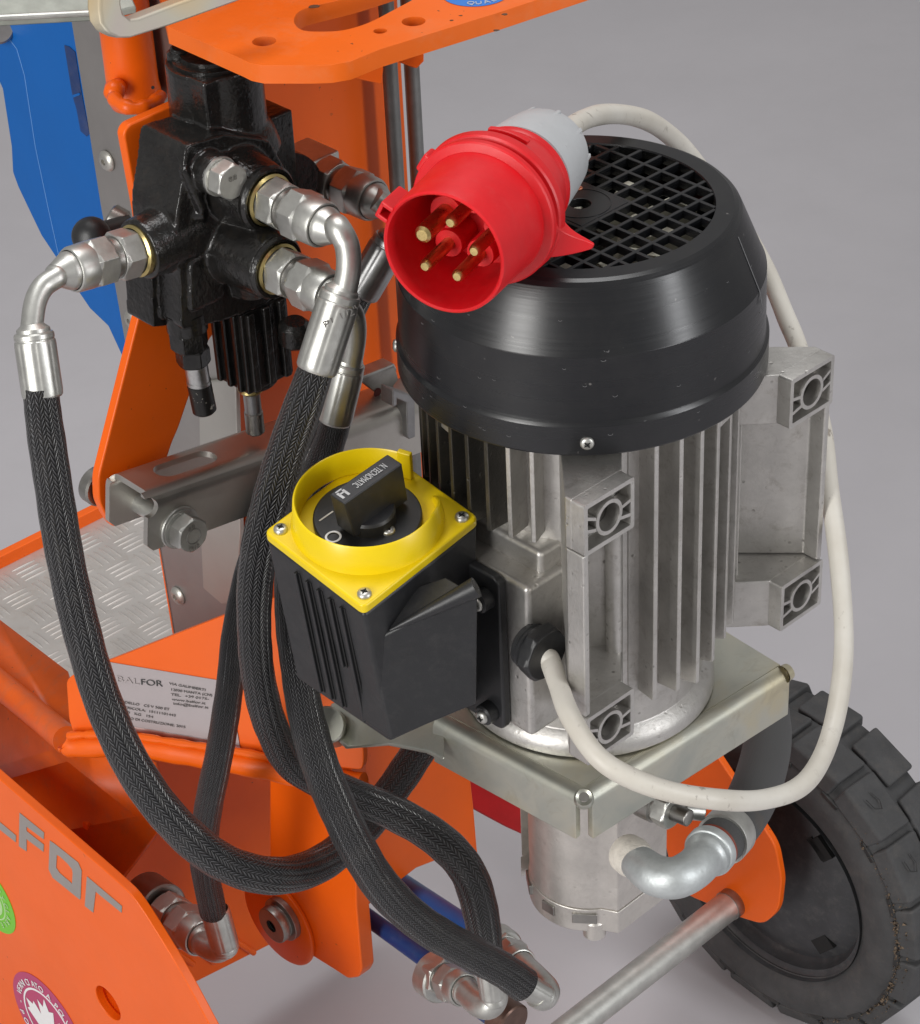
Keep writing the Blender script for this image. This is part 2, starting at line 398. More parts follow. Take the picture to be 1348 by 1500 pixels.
# ------------------------------------------------------------ electric motor
def rp(r, phi, z): return Vector((r * math.sin(phi), -r * math.cos(phi), z))    # phi from the front towards the right
def make_motor():
    b = MB()
    b.lathe((0, 0, 0), ez, [(0, 0), (.068, 0), (.068, .004), (.0672, .007), (.0655, .0095), (.0615, .013), (.0615, .03), (.0640, .036), (.0640, .205), (0, .205)], 96)
    mo = b.obj('electric_motor', M['alu'], ROOT, bev=.0006, label='electric motor with a finned cast aluminium body and black fan cover')
    # fins, one by one
    def fin(ph, z0=.042, z1=.203, ro=.0785, th=.0011, mat='alu', ri=.0625):
        n = Vector((math.cos(ph), math.sin(ph), 0)); f = MB()
        a, c = rp(ri, ph, z0 - .004), rp(ro, ph, z0)
        f.prism([a - n * th * 1.5, c - n * th, rp(ro, ph, z1) - n * th, rp(ri, ph, z1) - n * th * 1.5], n * th * 2.3)
        f.obj('cooling_fin', M[mat], mo, bev=.0005)
    R_ = math.radians
    for i, d in enumerate([22, 32.2, 42, 51.5, 61, 71, 81, 91.5, 102]):
        fin(R_(d), z0=[.040, .040, .038, .044, .050, .050, .05, .05, .05][i])
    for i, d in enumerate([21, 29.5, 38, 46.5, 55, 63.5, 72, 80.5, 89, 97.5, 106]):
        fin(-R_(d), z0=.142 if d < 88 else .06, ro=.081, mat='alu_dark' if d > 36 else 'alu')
    for d in range(112, 250, 10): fin(R_(d))
    # small square lugs between the fins, under the cover
    for d in (56, -59.5):
        n = rp(1, R_(d), 0); s_ = Vector((math.cos(R_(d)), math.sin(R_(d)), 0)) if d > 0 else Vector((math.cos(R_(d)), math.sin(R_(d)), 0))
        MB().box(n * .0725 + ez * .193, s_ * .0052, n * .0062, ez * .009).obj('lug', M['alu'], mo, bev=.001)
    # smooth cast pad and tie rod at the front
    g = MB()
    pts = [rp(.0665, R_(t), .03) for t in range(-24, 18, 3)] + [rp(.060, R_(t), .03) for t in range(16, -25, -4)]
    g.prism(pts, ez * .172); g.obj('casing_pad', M['alu'], mo, bev=.001)
    MB().cyl(rp(.071, R_(8), .165), rp(.071, R_(8), .215), .0024).obj('tie_rod', M['zinc'], mo)
    MB().cyl(rp(.070, R_(8), .035), rp(.070, R_(8), .168), .0042, bev=.001).obj('tie_rod_boss', M['alu'], mo)
    # feet
    def foot(sg):
        f = MB(); zb, zt = .042, .194
        def q(a, b, z): return M3(sg * a, b, z)
        def arm(z0, z1):
            f.prism([q(.030, -.054, z0), q(.0555, -.0775, z0), q(.0885, -.0775, z0), q(.0885, -.0730, z0), q(.0545, -.0365, z0), q(.03, -.03, z0)], ez * (z1 - z0))
        arm(.166, zt); arm(zb, .071)
        f.prism([q(x_, y_, .0715) for x_, y_ in ((.0848, -.0843), (.0884, -.0843), (.0884, -.0732), (.0540, -.0360), (.0510, -.0385), (.0848, -.0750))], ez * (.1655 - .0715))
        fo = f.obj('foot', M['alu'], mo, bev=.0009)
        for z0, z1 in ((.166, zt), (zb, .071)):
            p = MB(); a0, a1 = .0555, .0887; wl = .0024; zc = (z0 + z1) / 2; ac = (a0 + a1) / 2
            fr = []
            for h in (-.0852, -.0772):
                fr.append(roundpoly([q(a0, h, z0), q(a1, h, z0), q(a1, h, z1), q(a0, h, z1)], .0016, 3))
                fr.append(roundpoly([q(a0 + wl, h, z0 + wl), q(a1 - wl, h, z0 + wl), q(a1 - wl, h, z1 - wl), q(a0 + wl, h, z1 - wl)], .0008, 3))
            k_ = len(fr[0]); V = fr[0] + fr[1] + fr[2] + fr[3]; F = []
            for i in range(k_):
                j = (i + 1) % k_
                F += [(i, j, k_ + j, k_ + i), (i, 2 * k_ + i, 2 * k_ + j, j), (k_ + i, k_ + j, 3 * k_ + j, 3 * k_ + i)]
            p.add(V, F)
            # oval bolt sleeve and its ribs
            V = []; n = 28
            for h in (-.0852, -.0770):
                for rr in (.0092, .0072):
                    for i in range(n):
                        t = 2 * PI * i / n; V.append(q(ac + sg * 0 + rr * math.cos(t) * .95 , h, zc + (rr * math.sin(t)) * 1.0))
            F = []
            for i in range(n):
                j = (i + 1) % n
                F += [(i, j, n + j, n + i), (i, 2 * n + i, 2 * n + j, j), (n + i, n + j, 3 * n + j, 3 * n + i)]
            p.add(V, F)
            rb = MB()
            for (x0, z_0, x1, z_1) in ((a0 + wl, zc + .002, ac - .0085, zc + .001), (ac + .0085, zc + .003, a1 - wl, zc + .006), (ac + .0085, zc - .003, a1 - wl, zc - .001), (a0 + wl, zc - .006, ac - .007, zc - .0045)):
                A = q(x0, -.0815, z_0); B = q(x1, -.0815, z_1); d_ = B - A
                p.box((A + B) / 2, d_ / 2, e2 * .0036, ez * .0009)
            p.obj('foot_pad', M['alu'], mo, weld=False)
            # dark drilled hole
            hl = MB(); hl.lathe(q(ac, -.0776, zc), -e2, [(0, .0002), (.0070, .0002)], 24); hl.obj('bolt_hole', M['alu_dark'], mo)
    foot(-1); foot(1)
    # terminal block cast on the body and its step
    t = MB(); t.box(M3(-.056, -.006, .077), e1 * .0270, e2 * .0360, ez * .046); t.obj('terminal_block', M['alu'], mo, bev=.003, seg=3)
    t = MB(); t.box(M3(-.050, -.004, .125), e1 * .020, e2 * .034, ez * .010); t.obj('terminal_block_step', M['alu'], mo, bev=.003, seg=3)
    # fan cover
    c = MB()
    c.lathe((0, 0, 0), ez, [(.0865, .1995), (.0897, .1995), (.0900, .2002), (.0900, .2145), (.0893, .2158), (.0886, .2166), (.0883, .218),
            (.0877, .2498), (.0874, .2502), (.0766, .2765), (.0755, .2788), (.0738, .2806), (.0718, .2815), (.0632, .2816), (.0628, .2808), (.0628, .2768), (.0700, .2768), (.084, .249), (.0865, .21), (.0865, .1995)], 144)
    cv = c.obj('fan_cover', M['cover'], mo, sharp=14)
    pa, pb, pc = rp(.0768, math.radians(66), .2765), rp(.0878, math.radians(66), .2500), rp(.0890, math.radians(66), .2430)
    ml = MB(); ml.tube([pa.lerp(pb, k / 6) for k in range(7)] + [pb.lerp(pc, k / 3) for k in range(1, 4)], .00026, 6); ml.obj('moulding_line', M['grey_scar'], mo)
    rnd = random.Random(8)
    for k in range(34):                                    # small crescent nicks in the plastic
        ph = rnd.uniform(-1.2, 1.3); zz = rnd.uniform(.206, .272); rr_ = .0882 if zz < .249 else .0877 - (zz - .25) * .415
        if zz < .216: rr_ = .0901
        sz = rnd.uniform(.0005, .0012); c0 = rp(rr_, ph, zz); tg = Vector((math.cos(ph), math.sin(ph), 0))
        nk = MB(); nk.tube([c0 + tg * sz * math.cos(t) - ez * sz * .7 * math.sin(t) for t in [PI * q_ / 5 for q_ in range(6)]], .00009, 5); nk.obj('nick', M['grey_scar'], mo)
    # grille bars in the two machine directions
    pitch, bw, zt, zb = .0112, .00105, .2812, .2768
    Rg = .0629
    for dirn, (u, v) in enumerate(((e1, e2), (e2, e1))):
        for k in range(-6, 7):
            off = (k + .5) * pitch - (pitch if k > 5 else 0)
            if abs(off) >= Rg - .002 or k > 5: continue
            L = math.sqrt(Rg ** 2 - off ** 2)
            segs = [(-L, L)]
            if abs(off) < .0155: segs = [(-L, -.0150), (.0150, L)]
            for s0, s1 in segs:
                g = MB(); g.box(v * off + u * (s0 + s1) / 2 + ez * ((zt + zb) / 2 - .00006 * dirn), u * (s1 - s0) / 2, v * bw, ez * (zt - zb) / 2)
                g.obj('grille_bar', M['cover'], mo, bev=.0003, seg=1)
    h = MB()
    pts = [e1 * a + e2 * b_ + ez * .2768 for a, b_ in ((-.0158, -.0158), (.0158, -.0158), (.0158, .0158), (-.0158, .0158))]
    h.prism(pts, ez * .0046); hp = h.obj('grille_hub', M['cover'], mo, bev=.0004, seg=1)
    cut = MB(); cut.prism([Vector((.005 * math.cos(t * PI / 16), .005 * math.sin(t * PI / 16), .27)) for t in range(32)], ez * .02); boolean(hp, cut)
    gr = MB(); gr.lathe((0, 0, .2812), ez, [(.0142, 0), (.0142, .00045), (.0146, .00045), (.0146, 0)], 64); gr.obj('hub_ring', M['cover'], mo)
    # fan and end shield seen through the grille
    s_ = MB(); s_.lathe((0, 0, 0), ez, [(.0, .236), (.03, .236), (.080, .225), (.084, .215)], 64); s_.obj('end_shield', M['dark'], mo)  # shield coloured near black for the shade inside the cover
    fn = MB(); fn.lathe((0, 0, 0), ez, [(0, .262), (.012, .262), (.013, .258), (.013, .245), (.05, .242), (.052, .240)], 48)
    fan = fn.obj('fan', M['alu_dark'], mo)
    for k in range(11):
        ph = 2 * PI * k / 11 + .2; n = Vector((math.cos(ph), math.sin(ph), 0))
        bl = MB(); bl.prism([rp(.018, ph, .240), rp(.060, ph, .240), rp(.061, ph, .264), rp(.050, ph, .271), rp(.024, ph, .264)], n * .0065)
        bl.obj('fan_blade', M['fan'], mo, bev=.0004)
    # cover screws
    for ph in (R_(-2.5), R_(100), R_(-93)):
        n = rp(1, ph, 0); pan_screw(n * .0900 + ez * .2065, n, .0033, mo)
    return mo
M['grey_scar'] = basic('grey_scar', (.16, .16, .165), .5, 0, .1, 50, 0).m
M['fan'] = basic('pale_fan_metal', (.60, .58, .48), .5, .1, .3, 60, .1).m
def pan_screw(p, n, r, parent, name='screw', mat='zinc'):
    X, Y, Z_ = frame_z(n); a = random.random() * 3
    b = MB(); b.lathe(p, n, [(r, -.0003), (r, r * .15), (r * .93, r * .36), (r * .7, r * .52), (r * .38, r * .58), (r * .30, r * .25), (0, r * .2)], 24)
    u = X * math.cos(a) + Y * math.sin(a); v = n.cross(u)
    o = b.obj(name, M[mat], parent, sharp=50)
    c = MB()
    for d1, d2 in ((u, v), (v, u)): c.box(p + n * r * .565, d1 * r * .52, d2 * r * .10, n * r * .035)
    c.obj('cross_slot', M['dark'], parent if parent.parent is None else parent)
    return o
motor = make_motor()

# ------------------------------------------------------------ isolator switch box
def make_switch():
    zl = .148; tl = math.radians(9)                      # the box leans a little towards the front
    ez = Vector((0, -math.sin(tl), math.cos(tl))); vT = ez.dot(pl(544, 768, Vector((0, 0, 1)), zl)); eyt = ez.cross(ex)
    def onz(x, y, z): return pl(x, y, ez, vT + z - zl)
    L, B, Rr = onz(386, 778, zl), onz(532, 891, zl), onz(702, 757, zl)
    T = L + Rr - B
    cen = (L + Rr) / 2
    def inset(P, k, dz): return [cen + (p - cen) * k + ez * dz for p in P]
    # body tapers to the bottom and reaches the motor flange on the right
    q = [L, B, Rr, T]
    top = inset(q, .985, -.0055)
    bz = .050
    fb = pl(572, 1088, e2, B.dot(e2) + .004)
    lb = fb + e2 * .070 + ez * .002
    body = MB()
    rb = pl(699, 1030, e1, -.0885); bb = M3(-.0885, lb.dot(e2), rb.z)
    V = [top[0], top[1], top[2], top[3], lb, fb, rb, bb]
    body.add(V, [(0, 1, 2, 3)[::-1], (4, 5, 6, 7), (0, 1, 5, 4), (1, 2, 6, 5), (2, 3, 7, 6), (3, 0, 4, 7)])
    sw = body.obj('switch_box', M['black_plastic'], ROOT, bev=.0022, seg=3, label='black isolator switch box with a yellow lid and black rotary handle')
    # moulded grooves on the left face (raised ribs between them)
    nrm = (top[1] - top[0]).cross(fb - top[1]).normalized()
    if nrm.dot(e1) > 0: nrm = -nrm
    for k in range(5):
        t = .30 + .115 * k
        a = top[0].lerp(top[1], t) * .93 + lb.lerp(fb, t) * .07
        bpt = top[0].lerp(top[1], t) * .05 + lb.lerp(fb, t) * .95 if k != 3 else top[0].lerp(top[1], t) * .42 + lb.lerp(fb, t) * .58
        u = (bpt - a); sd = nrm.cross(u).normalized()
        r = MB(); r.box((a + bpt) / 2 + nrm * .0006, u / 2, sd * .0009, nrm * .0011); r.obj('moulded_rib', M['black_plastic'], sw, bev=.0005, seg=2)
        r = MB(); r.box((a + bpt) / 2 + sd * .0018 + nrm * .0001, u / 2 * .99, sd * .0006, nrm * .0002); r.obj('rib_groove', M['dark'], sw)
    # lower front panel standing proud on the right face, with the sloping corner gutter
    n2 = (top[2] - top[1]).cross(rb - top[1]).normalized()
    if n2.dot(e2) > 0: n2 = -n2
    def onR(s, t): return top[1].lerp(top[2], s).lerp(fb.lerp(rb, s), t)
    def E2(x): return fb.dot(e2) - .0015 + (x - 560) / 140 * (-.037 - fb.dot(e2))
    def sp(x, y, d=0): return pl(x, y, e2, E2(x)) + e2 * d
    pnl = MB(); pts = [sp(543, 946), sp(562, 932), sp(640, 893), sp(701, 872), sp(699, 1032), sp(574, 1084)]
    pnl.prism(pts, e2 * .022); pnl.obj('side_panel', M['black_plastic'], sw, bev=.0012, seg=3)
    # half-round screw channel sloping along the top of the panel
    a, c_ = sp(575, 925, .001), sp(701, 862, .001)
    g = MB(); P_ = [a.lerp(c_, k / 8) - n2 * .0005 for k in range(9)]; g.tube(P_, [.0006 + .0045 * (k / 8) ** .8 for k in range(9)], 16); g.obj('screw_channel', M['black_plastic'], sw)
    # flange against the motor
    fz0, fz1 = .030, .124; f = MB(); ff = rb.dot(e2) - .0190
    pts = roundpoly([M3(-.0885, ff, fz0), M3(-.0885, ff, fz1), M3(-.0885, .055, fz1), M3(-.0885, .055, fz0)], .006)
    f.prism(pts, e1 * .0055); f.obj('box_flange', M['black_plastic'], sw, bev=.0015, seg=3)
    f = MB(); pts = roundpoly([M3(-.083, ff + .002, fz0 + .002), M3(-.083, ff + .002, fz1 - .003), M3(-.083, .053, fz1 - .003), M3(-.083, .053, fz0 + .002)], .005)
    f.prism(pts, e1 * .0035); f.obj('gasket', M['rubber'], sw)
    for z in (fz1 - .014, fz0 + .010):
        p = M3(-.0915, ff + .0085, z)
        k = MB(); k.cyl(p + e1 * .004 , p - e1 * .004, .0056, n=24, bev=.001); k.obj('screw_boss', M['black_plastic'], sw)
        pan_screw(p - e1 * .004 - e2 * .0005, (-e1 - e2 * .15).normalized(), .0036, sw)
    # yellow lid
    ld = MB(); ld.prism(roundpoly([p - ez * .0055 for p in q], .004, 5), ez * .0055)
    lid = ld.obj('yellow_lid', M['yellow'], sw, bev=.0013, seg=3)
    for (a, c_, k1, k2) in ((L, B, .10, .1), (B, L, .1, .12), (Rr, T, .1, .1)): pass
    for P in q:
        pan_screw(cen + (P - cen) * .84 + ez * .0002, ez, .0035, sw)
    # collar, open towards the handle end
    cc = onz(539, 762, zl)
    ref = ex
    a0, a1 = math.radians(62), math.radians(382)
    prof = [(.0372, -.0005), (.0362, .003), (.0350, .0150), (.0341, .0157), (.0335, .0150), (.0338, .004), (.0330, .0008), (.0340, -.0005)]
    n = 72; V = []; F = []
    for i in range(n + 1):
        t = i / n; a = a0 + (a1 - a0) * t
        e_ = min(1, (1 - t) / .17); hs = .12 + .88 * math.sin(min(1, e_) * PI / 2)
        for r, h in prof: V.append(cc + (ex * math.cos(a) + eyt * math.sin(a)) * r + ez * h * (hs if h > 0 else 1))
    k = len(prof)
    for i in range(n):
        for j in range(k): F.append((i * k + j, i * k + (j + 1) % k, (i + 1) * k + (j + 1) % k, (i + 1) * k + j))
    F += [tuple(range(k))[::-1], tuple(n * k + j for j in range(k))]
    cl = MB(); cl.add(V, F); cl.obj('collar', M['yellow'], sw, sharp=50)
    st = MB(); sd = ex * math.cos(a0) + eyt * math.sin(a0); tn = sd.cross(ez)
    st.box(cc + sd * .0345 + tn * .003 + ez * .0085, sd * .0016, tn * .0036, ez * .0082); st.obj('collar_stop', M['yellow'], sw, bev=.0007)
    # dial
    dz = ez * .0032
    dl = MB(); dl.lathe(cc, ez, [(.0262, 0), (.0262, .0028), (.0255, .0033), (0, .0033)], 64); dl.obj('dial', M['black_plastic'], sw)
    # handle
    zt = zl + .0300
    ha, hb, hc, hd = onz(483.5, 723.5, zt), onz(567, 664.5, zt), onz(590, 679, zt), onz(503.6, 738, zt)
    hcen = (ha + hb + hc + hd) / 4; u = ((hb + hc) - (ha + hd)).normalized(); v = ez.cross(u)
    hl = ((hb + hc) - (ha + hd)).length / 4; hw = .0050
    hcen = hcen - ez * 0
    h = MB(); zb_ = zl + .006 - zt
    tp = [hcen - u * hl - v * hw, hcen + u * hl - v * hw, hcen + u * hl + v * hw, hcen - u * hl + v * hw]
    bt = [hcen - u * hl * .80 - v * (hw + .0012) + ez * zb_, hcen + u * hl * 1.06 - v * (hw + .0012) + ez * zb_, hcen + u * hl * 1.06 + v * (hw + .0012) + ez * zb_, hcen - u * hl * .80 + v * (hw + .0012) + ez * zb_]
    h.add(tp + bt, [(0, 1, 2, 3), (7, 6, 5, 4), (0, 4, 5, 1), (1, 5, 6, 2), (2, 6, 7, 3), (3, 7, 4, 0)])
    hobj = h.obj('rotary_handle', M['black_plastic'], sw, bev=.0008, seg=3)
    k = MB(); k.lathe(hcen + ez * (zl + .003 - zt), ez, [(.0128, 0), (.0128, .0065), (.0118, .0078), (0, .0080)], 48); k.obj('handle_base', M['black_plastic'], sw)
    # print on the handle top and on the dial
    down = -v if v.dot(cF) > 0 else v
    ta, tb = onz(565, 682, zt), onz(518, 712, zt); me = text_mesh('N. TECNOMATIC', .0054); tw_ = max(q_.co.x for q_ in me.vertices)
    off = v * (v.dot(hcen - (ta + tb) / 2) + .0021)
    place_text('lettering', 'N. TECNOMATIC', ta + off, -u, -v, .0054, M['dim_ink'], sw, (tb - ta).length / tw_)
    o0 = hcen - u * hl * .90
    for (x, y, wd, hg) in ((.0, 0, .0012, .0062), (.0034, 0, .0012, .0062), (.0017, .0009, .0030, .0012), (.0016, .0032, .0034, .0010)):
        MB().box(o0 + u * (x + .0006) + v * (y - .0000) + ez * .0002, u * wd / 2 * 1.1, v * hg / 2 * .75, ez * .0001).obj('logo_mark', M['dim_ink'], sw)
    place_text('dial_mark', 'O', onz(486, 800, zl + .0034) , u, v, .011, M['white_ink'], sw, 1)
    dm = onz(478, 756, zl + .0035); MB().box(dm, u * .0045, v * .0004, ez * .0001).obj('dial_mark', M['cable'], sw)
    pan_screw(onz(569, 778, zl + .0033), ez, .0034, sw)
    # cable gland on the terminal block
    g0 = M3(-.0835, -.040, .0905); gd = (-e2).normalized(); gd2 = (-e2 * .95 - ez * .35 + e1 * .1).normalized()
    g = MB(); g.cyl(g0, g0 - e2 * .010, .0112, n=32, bev=.001)
    for k_ in range(3): g.lathe(g0 - e2 * (.003 + .0025 * k_), -e2, [(.0112, 0), (.0119, .0006), (.0112, .0012)], 32)
    g.obj('gland_thread', M['black_plastic'], sw)
    g = MB(); g.hexa(g0 - e2 * .0065, g0 - e2 * .0150, .0148); g.obj('gland_nut', M['black_plastic'], sw, bev=.0006)
    return sw, g0
switch, gland0 = make_switch()

# ------------------------------------------------------------ floor
fl = MB(); fl.add([(-6, -3, FLOOR), (6, -3, FLOOR), (6, 9, FLOOR), (-6, 9, FLOOR)], [(0, 1, 2, 3)])
tag(fl.obj('floor', M['floor']), 'smooth pale grey studio floor under the splitter', kind='structure')

# ============================================================ PLUG AND CABLE
M['copper'] = basic('copper_scrap', (.45, .16, .09), .45, .4, .3, 400, .2).m
PL = empty('power_plug', (-.03, -.06, .2815))
tag(PL, 'red five-pin power plug on a thick white cable, resting on the black fan cover', 'plug')
def make_plug():
    C0 = D(649, 371, 1.010); Cb = D(800, 222, 1.092)          # front opening, cable end
    ax = (Cb - C0).normalized(); X = (cR * 1 + cU * 1); X = (X - ax * X.dot(ax)).normalized(); Y = ax.cross(X)   # ax points back
    Ltot = (Cb - C0).length
    print('PLUG', Ltot, C0, Cb, 'angle', math.degrees(math.acos(ax.dot(cF))))
    R = .0282
    sh = MB()
    # outer shroud with stepped flanges, then the inside of the opening
    sh.lathe(C0, ax, [(R - .0016, .0004), (R - .0008, -.0003), (R, .0004), (R + .0004, .003), (R + .0012, .030), (R + .0016, .0385), (R + .0052, .0392), (R + .0058, .0400), (R + .0058, .0425), (R + .0050, .0432),
                     (R + .0036, .0434), (R + .0036, .0450), (R + .0056, .0456), (R + .0062, .0466), (R + .0064, .0505), (R + .0058, .0520), (R + .0030, .0530), (R + .0026, .0545), (R + .0004, .064), (R - .0026, .0730), (R - .0020, .0745), (R - .0022, .0765), (R - .0040, .0775), (R - .0065, .0778), (0, .078)], 96)
    o = sh.obj('plug_body', M['red'], PL, sharp=28)
    ins = MB(); ins.lathe(C0, ax, [(R - .0016, .0004), (R - .0024, .004), (R - .0032, .044), (0, .044)][::-1], 96); ins.obj('plug_socket', M['red'], PL, sharp=40)
    pf = C0 + ax * .0040
    for (x, y, r) in ((618, 345, .0041), (659, 327, .0029), (694, 369, .0029), (622, 391, .0029), (669, 406, .0029)):
        p = pl(x, y, ax, pf.dot(ax))
        p = C0 + ax * .004 + (p - pf) * 1.0
        b = MB(); b.lathe(p, ax, [(0, 0), (r * .62, .0001), (r * .93, .0012), (r, .0024), (r, .040)], 28); b.obj('contact_pin', M['brass'], PL)
        b = MB(); b.lathe(p + ax * .024, ax, [(r, 0), (r + .0034, .0), (r + .0038, .001), (r + .0038, .018)], 28); b.obj('pin_collar', M['red'], PL)
    # moulded rib with slot along the top of the body
    def on(r, ang, h): return C0 + ax * h + (X * math.cos(ang) + Y * math.sin(ang)) * r
    up = Vector((0, 0, 1)); upd = (up - ax * up.dot(ax)).normalized(); a_up = math.atan2(upd.dot(Y), upd.dot(X))
    def radial(px, py, h):                       # angle that shows towards a pixel direction
        v = cR * px - cU * py; v = v - ax * v.dot(ax); return math.atan2(v.dot(Y), v.dot(X))
    # locating lug left of the opening (U shaped)
    al = radial(-1, -.62, 0); rd = X * math.cos(al) + Y * math.sin(al); tn = ax.cross(rd)
    lug = MB()
    for s in (-1, 1): lug.box(C0 + rd * (R + .0022) + tn * s * .0032 + ax * .008, rd * .0030, tn * .0011, ax * .0085)
    lug.box(C0 + rd * (R + .0046) + ax * .008, rd * .0009, tn * .0042, ax * .0085)
    lug.obj('locating_lug', M['red'], PL, bev=.0006)
    # second lug further back, upper left
    al2 = radial(-.80, -.60, 0); r2 = X * math.cos(al2) + Y * math.sin(al2); t2 = ax.cross(r2)
    lg = MB(); lg.box(C0 + r2 * (R + .0040) + ax * .046, r2 * .0040, t2 * .0050, ax * .0040); lg.obj('locating_lug', M['red'], PL, bev=.0014, seg=3)
    # latch wing on the right, swept outward
    aw = radial(.92, .42, 0); rw = X * math.cos(aw) + Y * math.sin(aw); tw = ax.cross(rw)
    P = []
    n = 9; th = .0085
    for k in range(n):
        t = k / (n - 1); P.append(C0 + ax * (.046 + .010 * t) + rw * (R + .001 + .0185 * t ** 1.5) + tw * (-.004 + .003 * math.sin(t * PI)))
    V = []; F = []
    for k, p in enumerate(P):
        t = k / (n - 1); wd = .0095 * (1 - t) ** .8 + .0014; tk = .0085 * (1 - t) + .0016
        for a, c in ((-1, -1), (1, -1), (1, 1), (-1, 1)): V.append(p + tw * wd * a + ax * tk * c * .5)
    for k in range(n - 1):
        for j in range(4): F.append((k * 4 + j, k * 4 + (j + 1) % 4, (k + 1) * 4 + (j + 1) % 4, (k + 1) * 4 + j))
    F += [(0, 3, 2, 1), (4 * n - 4, 4 * n - 3, 4 * n - 2, 4 * n - 1)]
    wg = MB(); wg.add(V, F); wg.obj('latch_wing', M['red'], PL, bev=.0012, seg=3)
    # raised bar on top, in front of the gland
    at = radial(.35, -1, 0)
    V = []; F = []
    for i in range(13):
        a = at - .26 + .60 * i / 12
        for r, h in ((R + .0028, .0565), (R + .0050, .0565), (R + .0050, .0595), (R + .0028, .0595)): V.append(on(r, a, h))
    for i in range(12):
        for j in range(4): F.append((i * 4 + j, i * 4 + (j + 1) % 4, (i + 1) * 4 + (j + 1) % 4, (i + 1) * 4 + j))
    F += [(0, 3, 2, 1), (48, 49, 50, 51)]
    rb = MB(); rb.add(V, F); rb.obj('raised_rib', M['red'], PL, bev=.0005)
    # grey gland nut
    gl = MB(); Rg = .0232
    gl.lathe(C0, ax, [(Rg - .002, .0765), (Rg - .001, .0785), (Rg + .0014, .0800), (Rg + .0016, .0830), (Rg, .0980), (Rg - .0016, .1080), (Rg - .004, .1135), (.0115, .1165), (.0088, .1168), (.0080, .114), (0, .114)], 96)
    gl.obj('gland_cap', M['grey_plastic'], PL, sharp=28)
    for i in range(10):
        a = 2 * PI * i / 10 + .2; rdv = X * math.cos(a) + Y * math.sin(a); tv = ax.cross(rdv)
        A = C0 + rdv * (Rg - .0002) + ax * .088; B = C0 + rdv * (Rg - .0034) + ax * .1120
        g = MB(); g.box((A + B) / 2, (B - A) / 2, tv * .0010, rdv * .0014); g.obj('grip_rib', M['grey_plastic'], PL, bev=.0005)
    # cable
    E = C0 + ax * .112
    g0 = gland0
    cp = [g0 - e2 * .006, g0 - e2 * .0145 - ez * .0015, D(806, 968, 1.146), D(818, 1003, 1.135), D(838, 1054, 1.118), D(882, 1114, 1.105), D(955, 1152, 1.105), D(1040, 1170, 1.115), D(1120, 1171, 1.135), D(1182, 1144, 1.155), D(1219, 1070, 1.18), D(1236, 960, 1.20), D(1231, 840, 1.215), D(1216, 720, 1.225), D(1203, 620, 1.235), D(1172, 515, 1.245), D(1151, 463, 1.25), D(1131, 414, 1.255), D(1106, 364, 1.255), D(1076, 314, 1.25), D(1038, 264, 1.24), D(998, 214, 1.225), D(962, 184, 1.205), D(928, 170, 1.185), D(888, 167, 1.16), D(856, 175, 1.135), D(830, 192, 1.11), E + ax * .004, E]
    path = spline(cp, 10)
    cb = MB(); cb.tube(path, [.0050 + .0001 * math.sin(i * .37) for i in range(len(path))], 24); cb.obj('cable', M['cable'], PL)
    return
make_plug()

b = MB(); c0 = onz(848, 277, .2816)
rn = random.Random(5)
b.tube([c0 + Vector((.0016 * math.cos(t * 1.7), .0009 * math.sin(t * 2.3), .0006 + .0004 * math.sin(t))) for t in [k * .5 for k in range(12)]], .00045, 7)
tag(b.obj('metal_shaving', M['copper']), 'tiny curled copper shaving lying on the fan cover beside the centre hole', 'shaving')

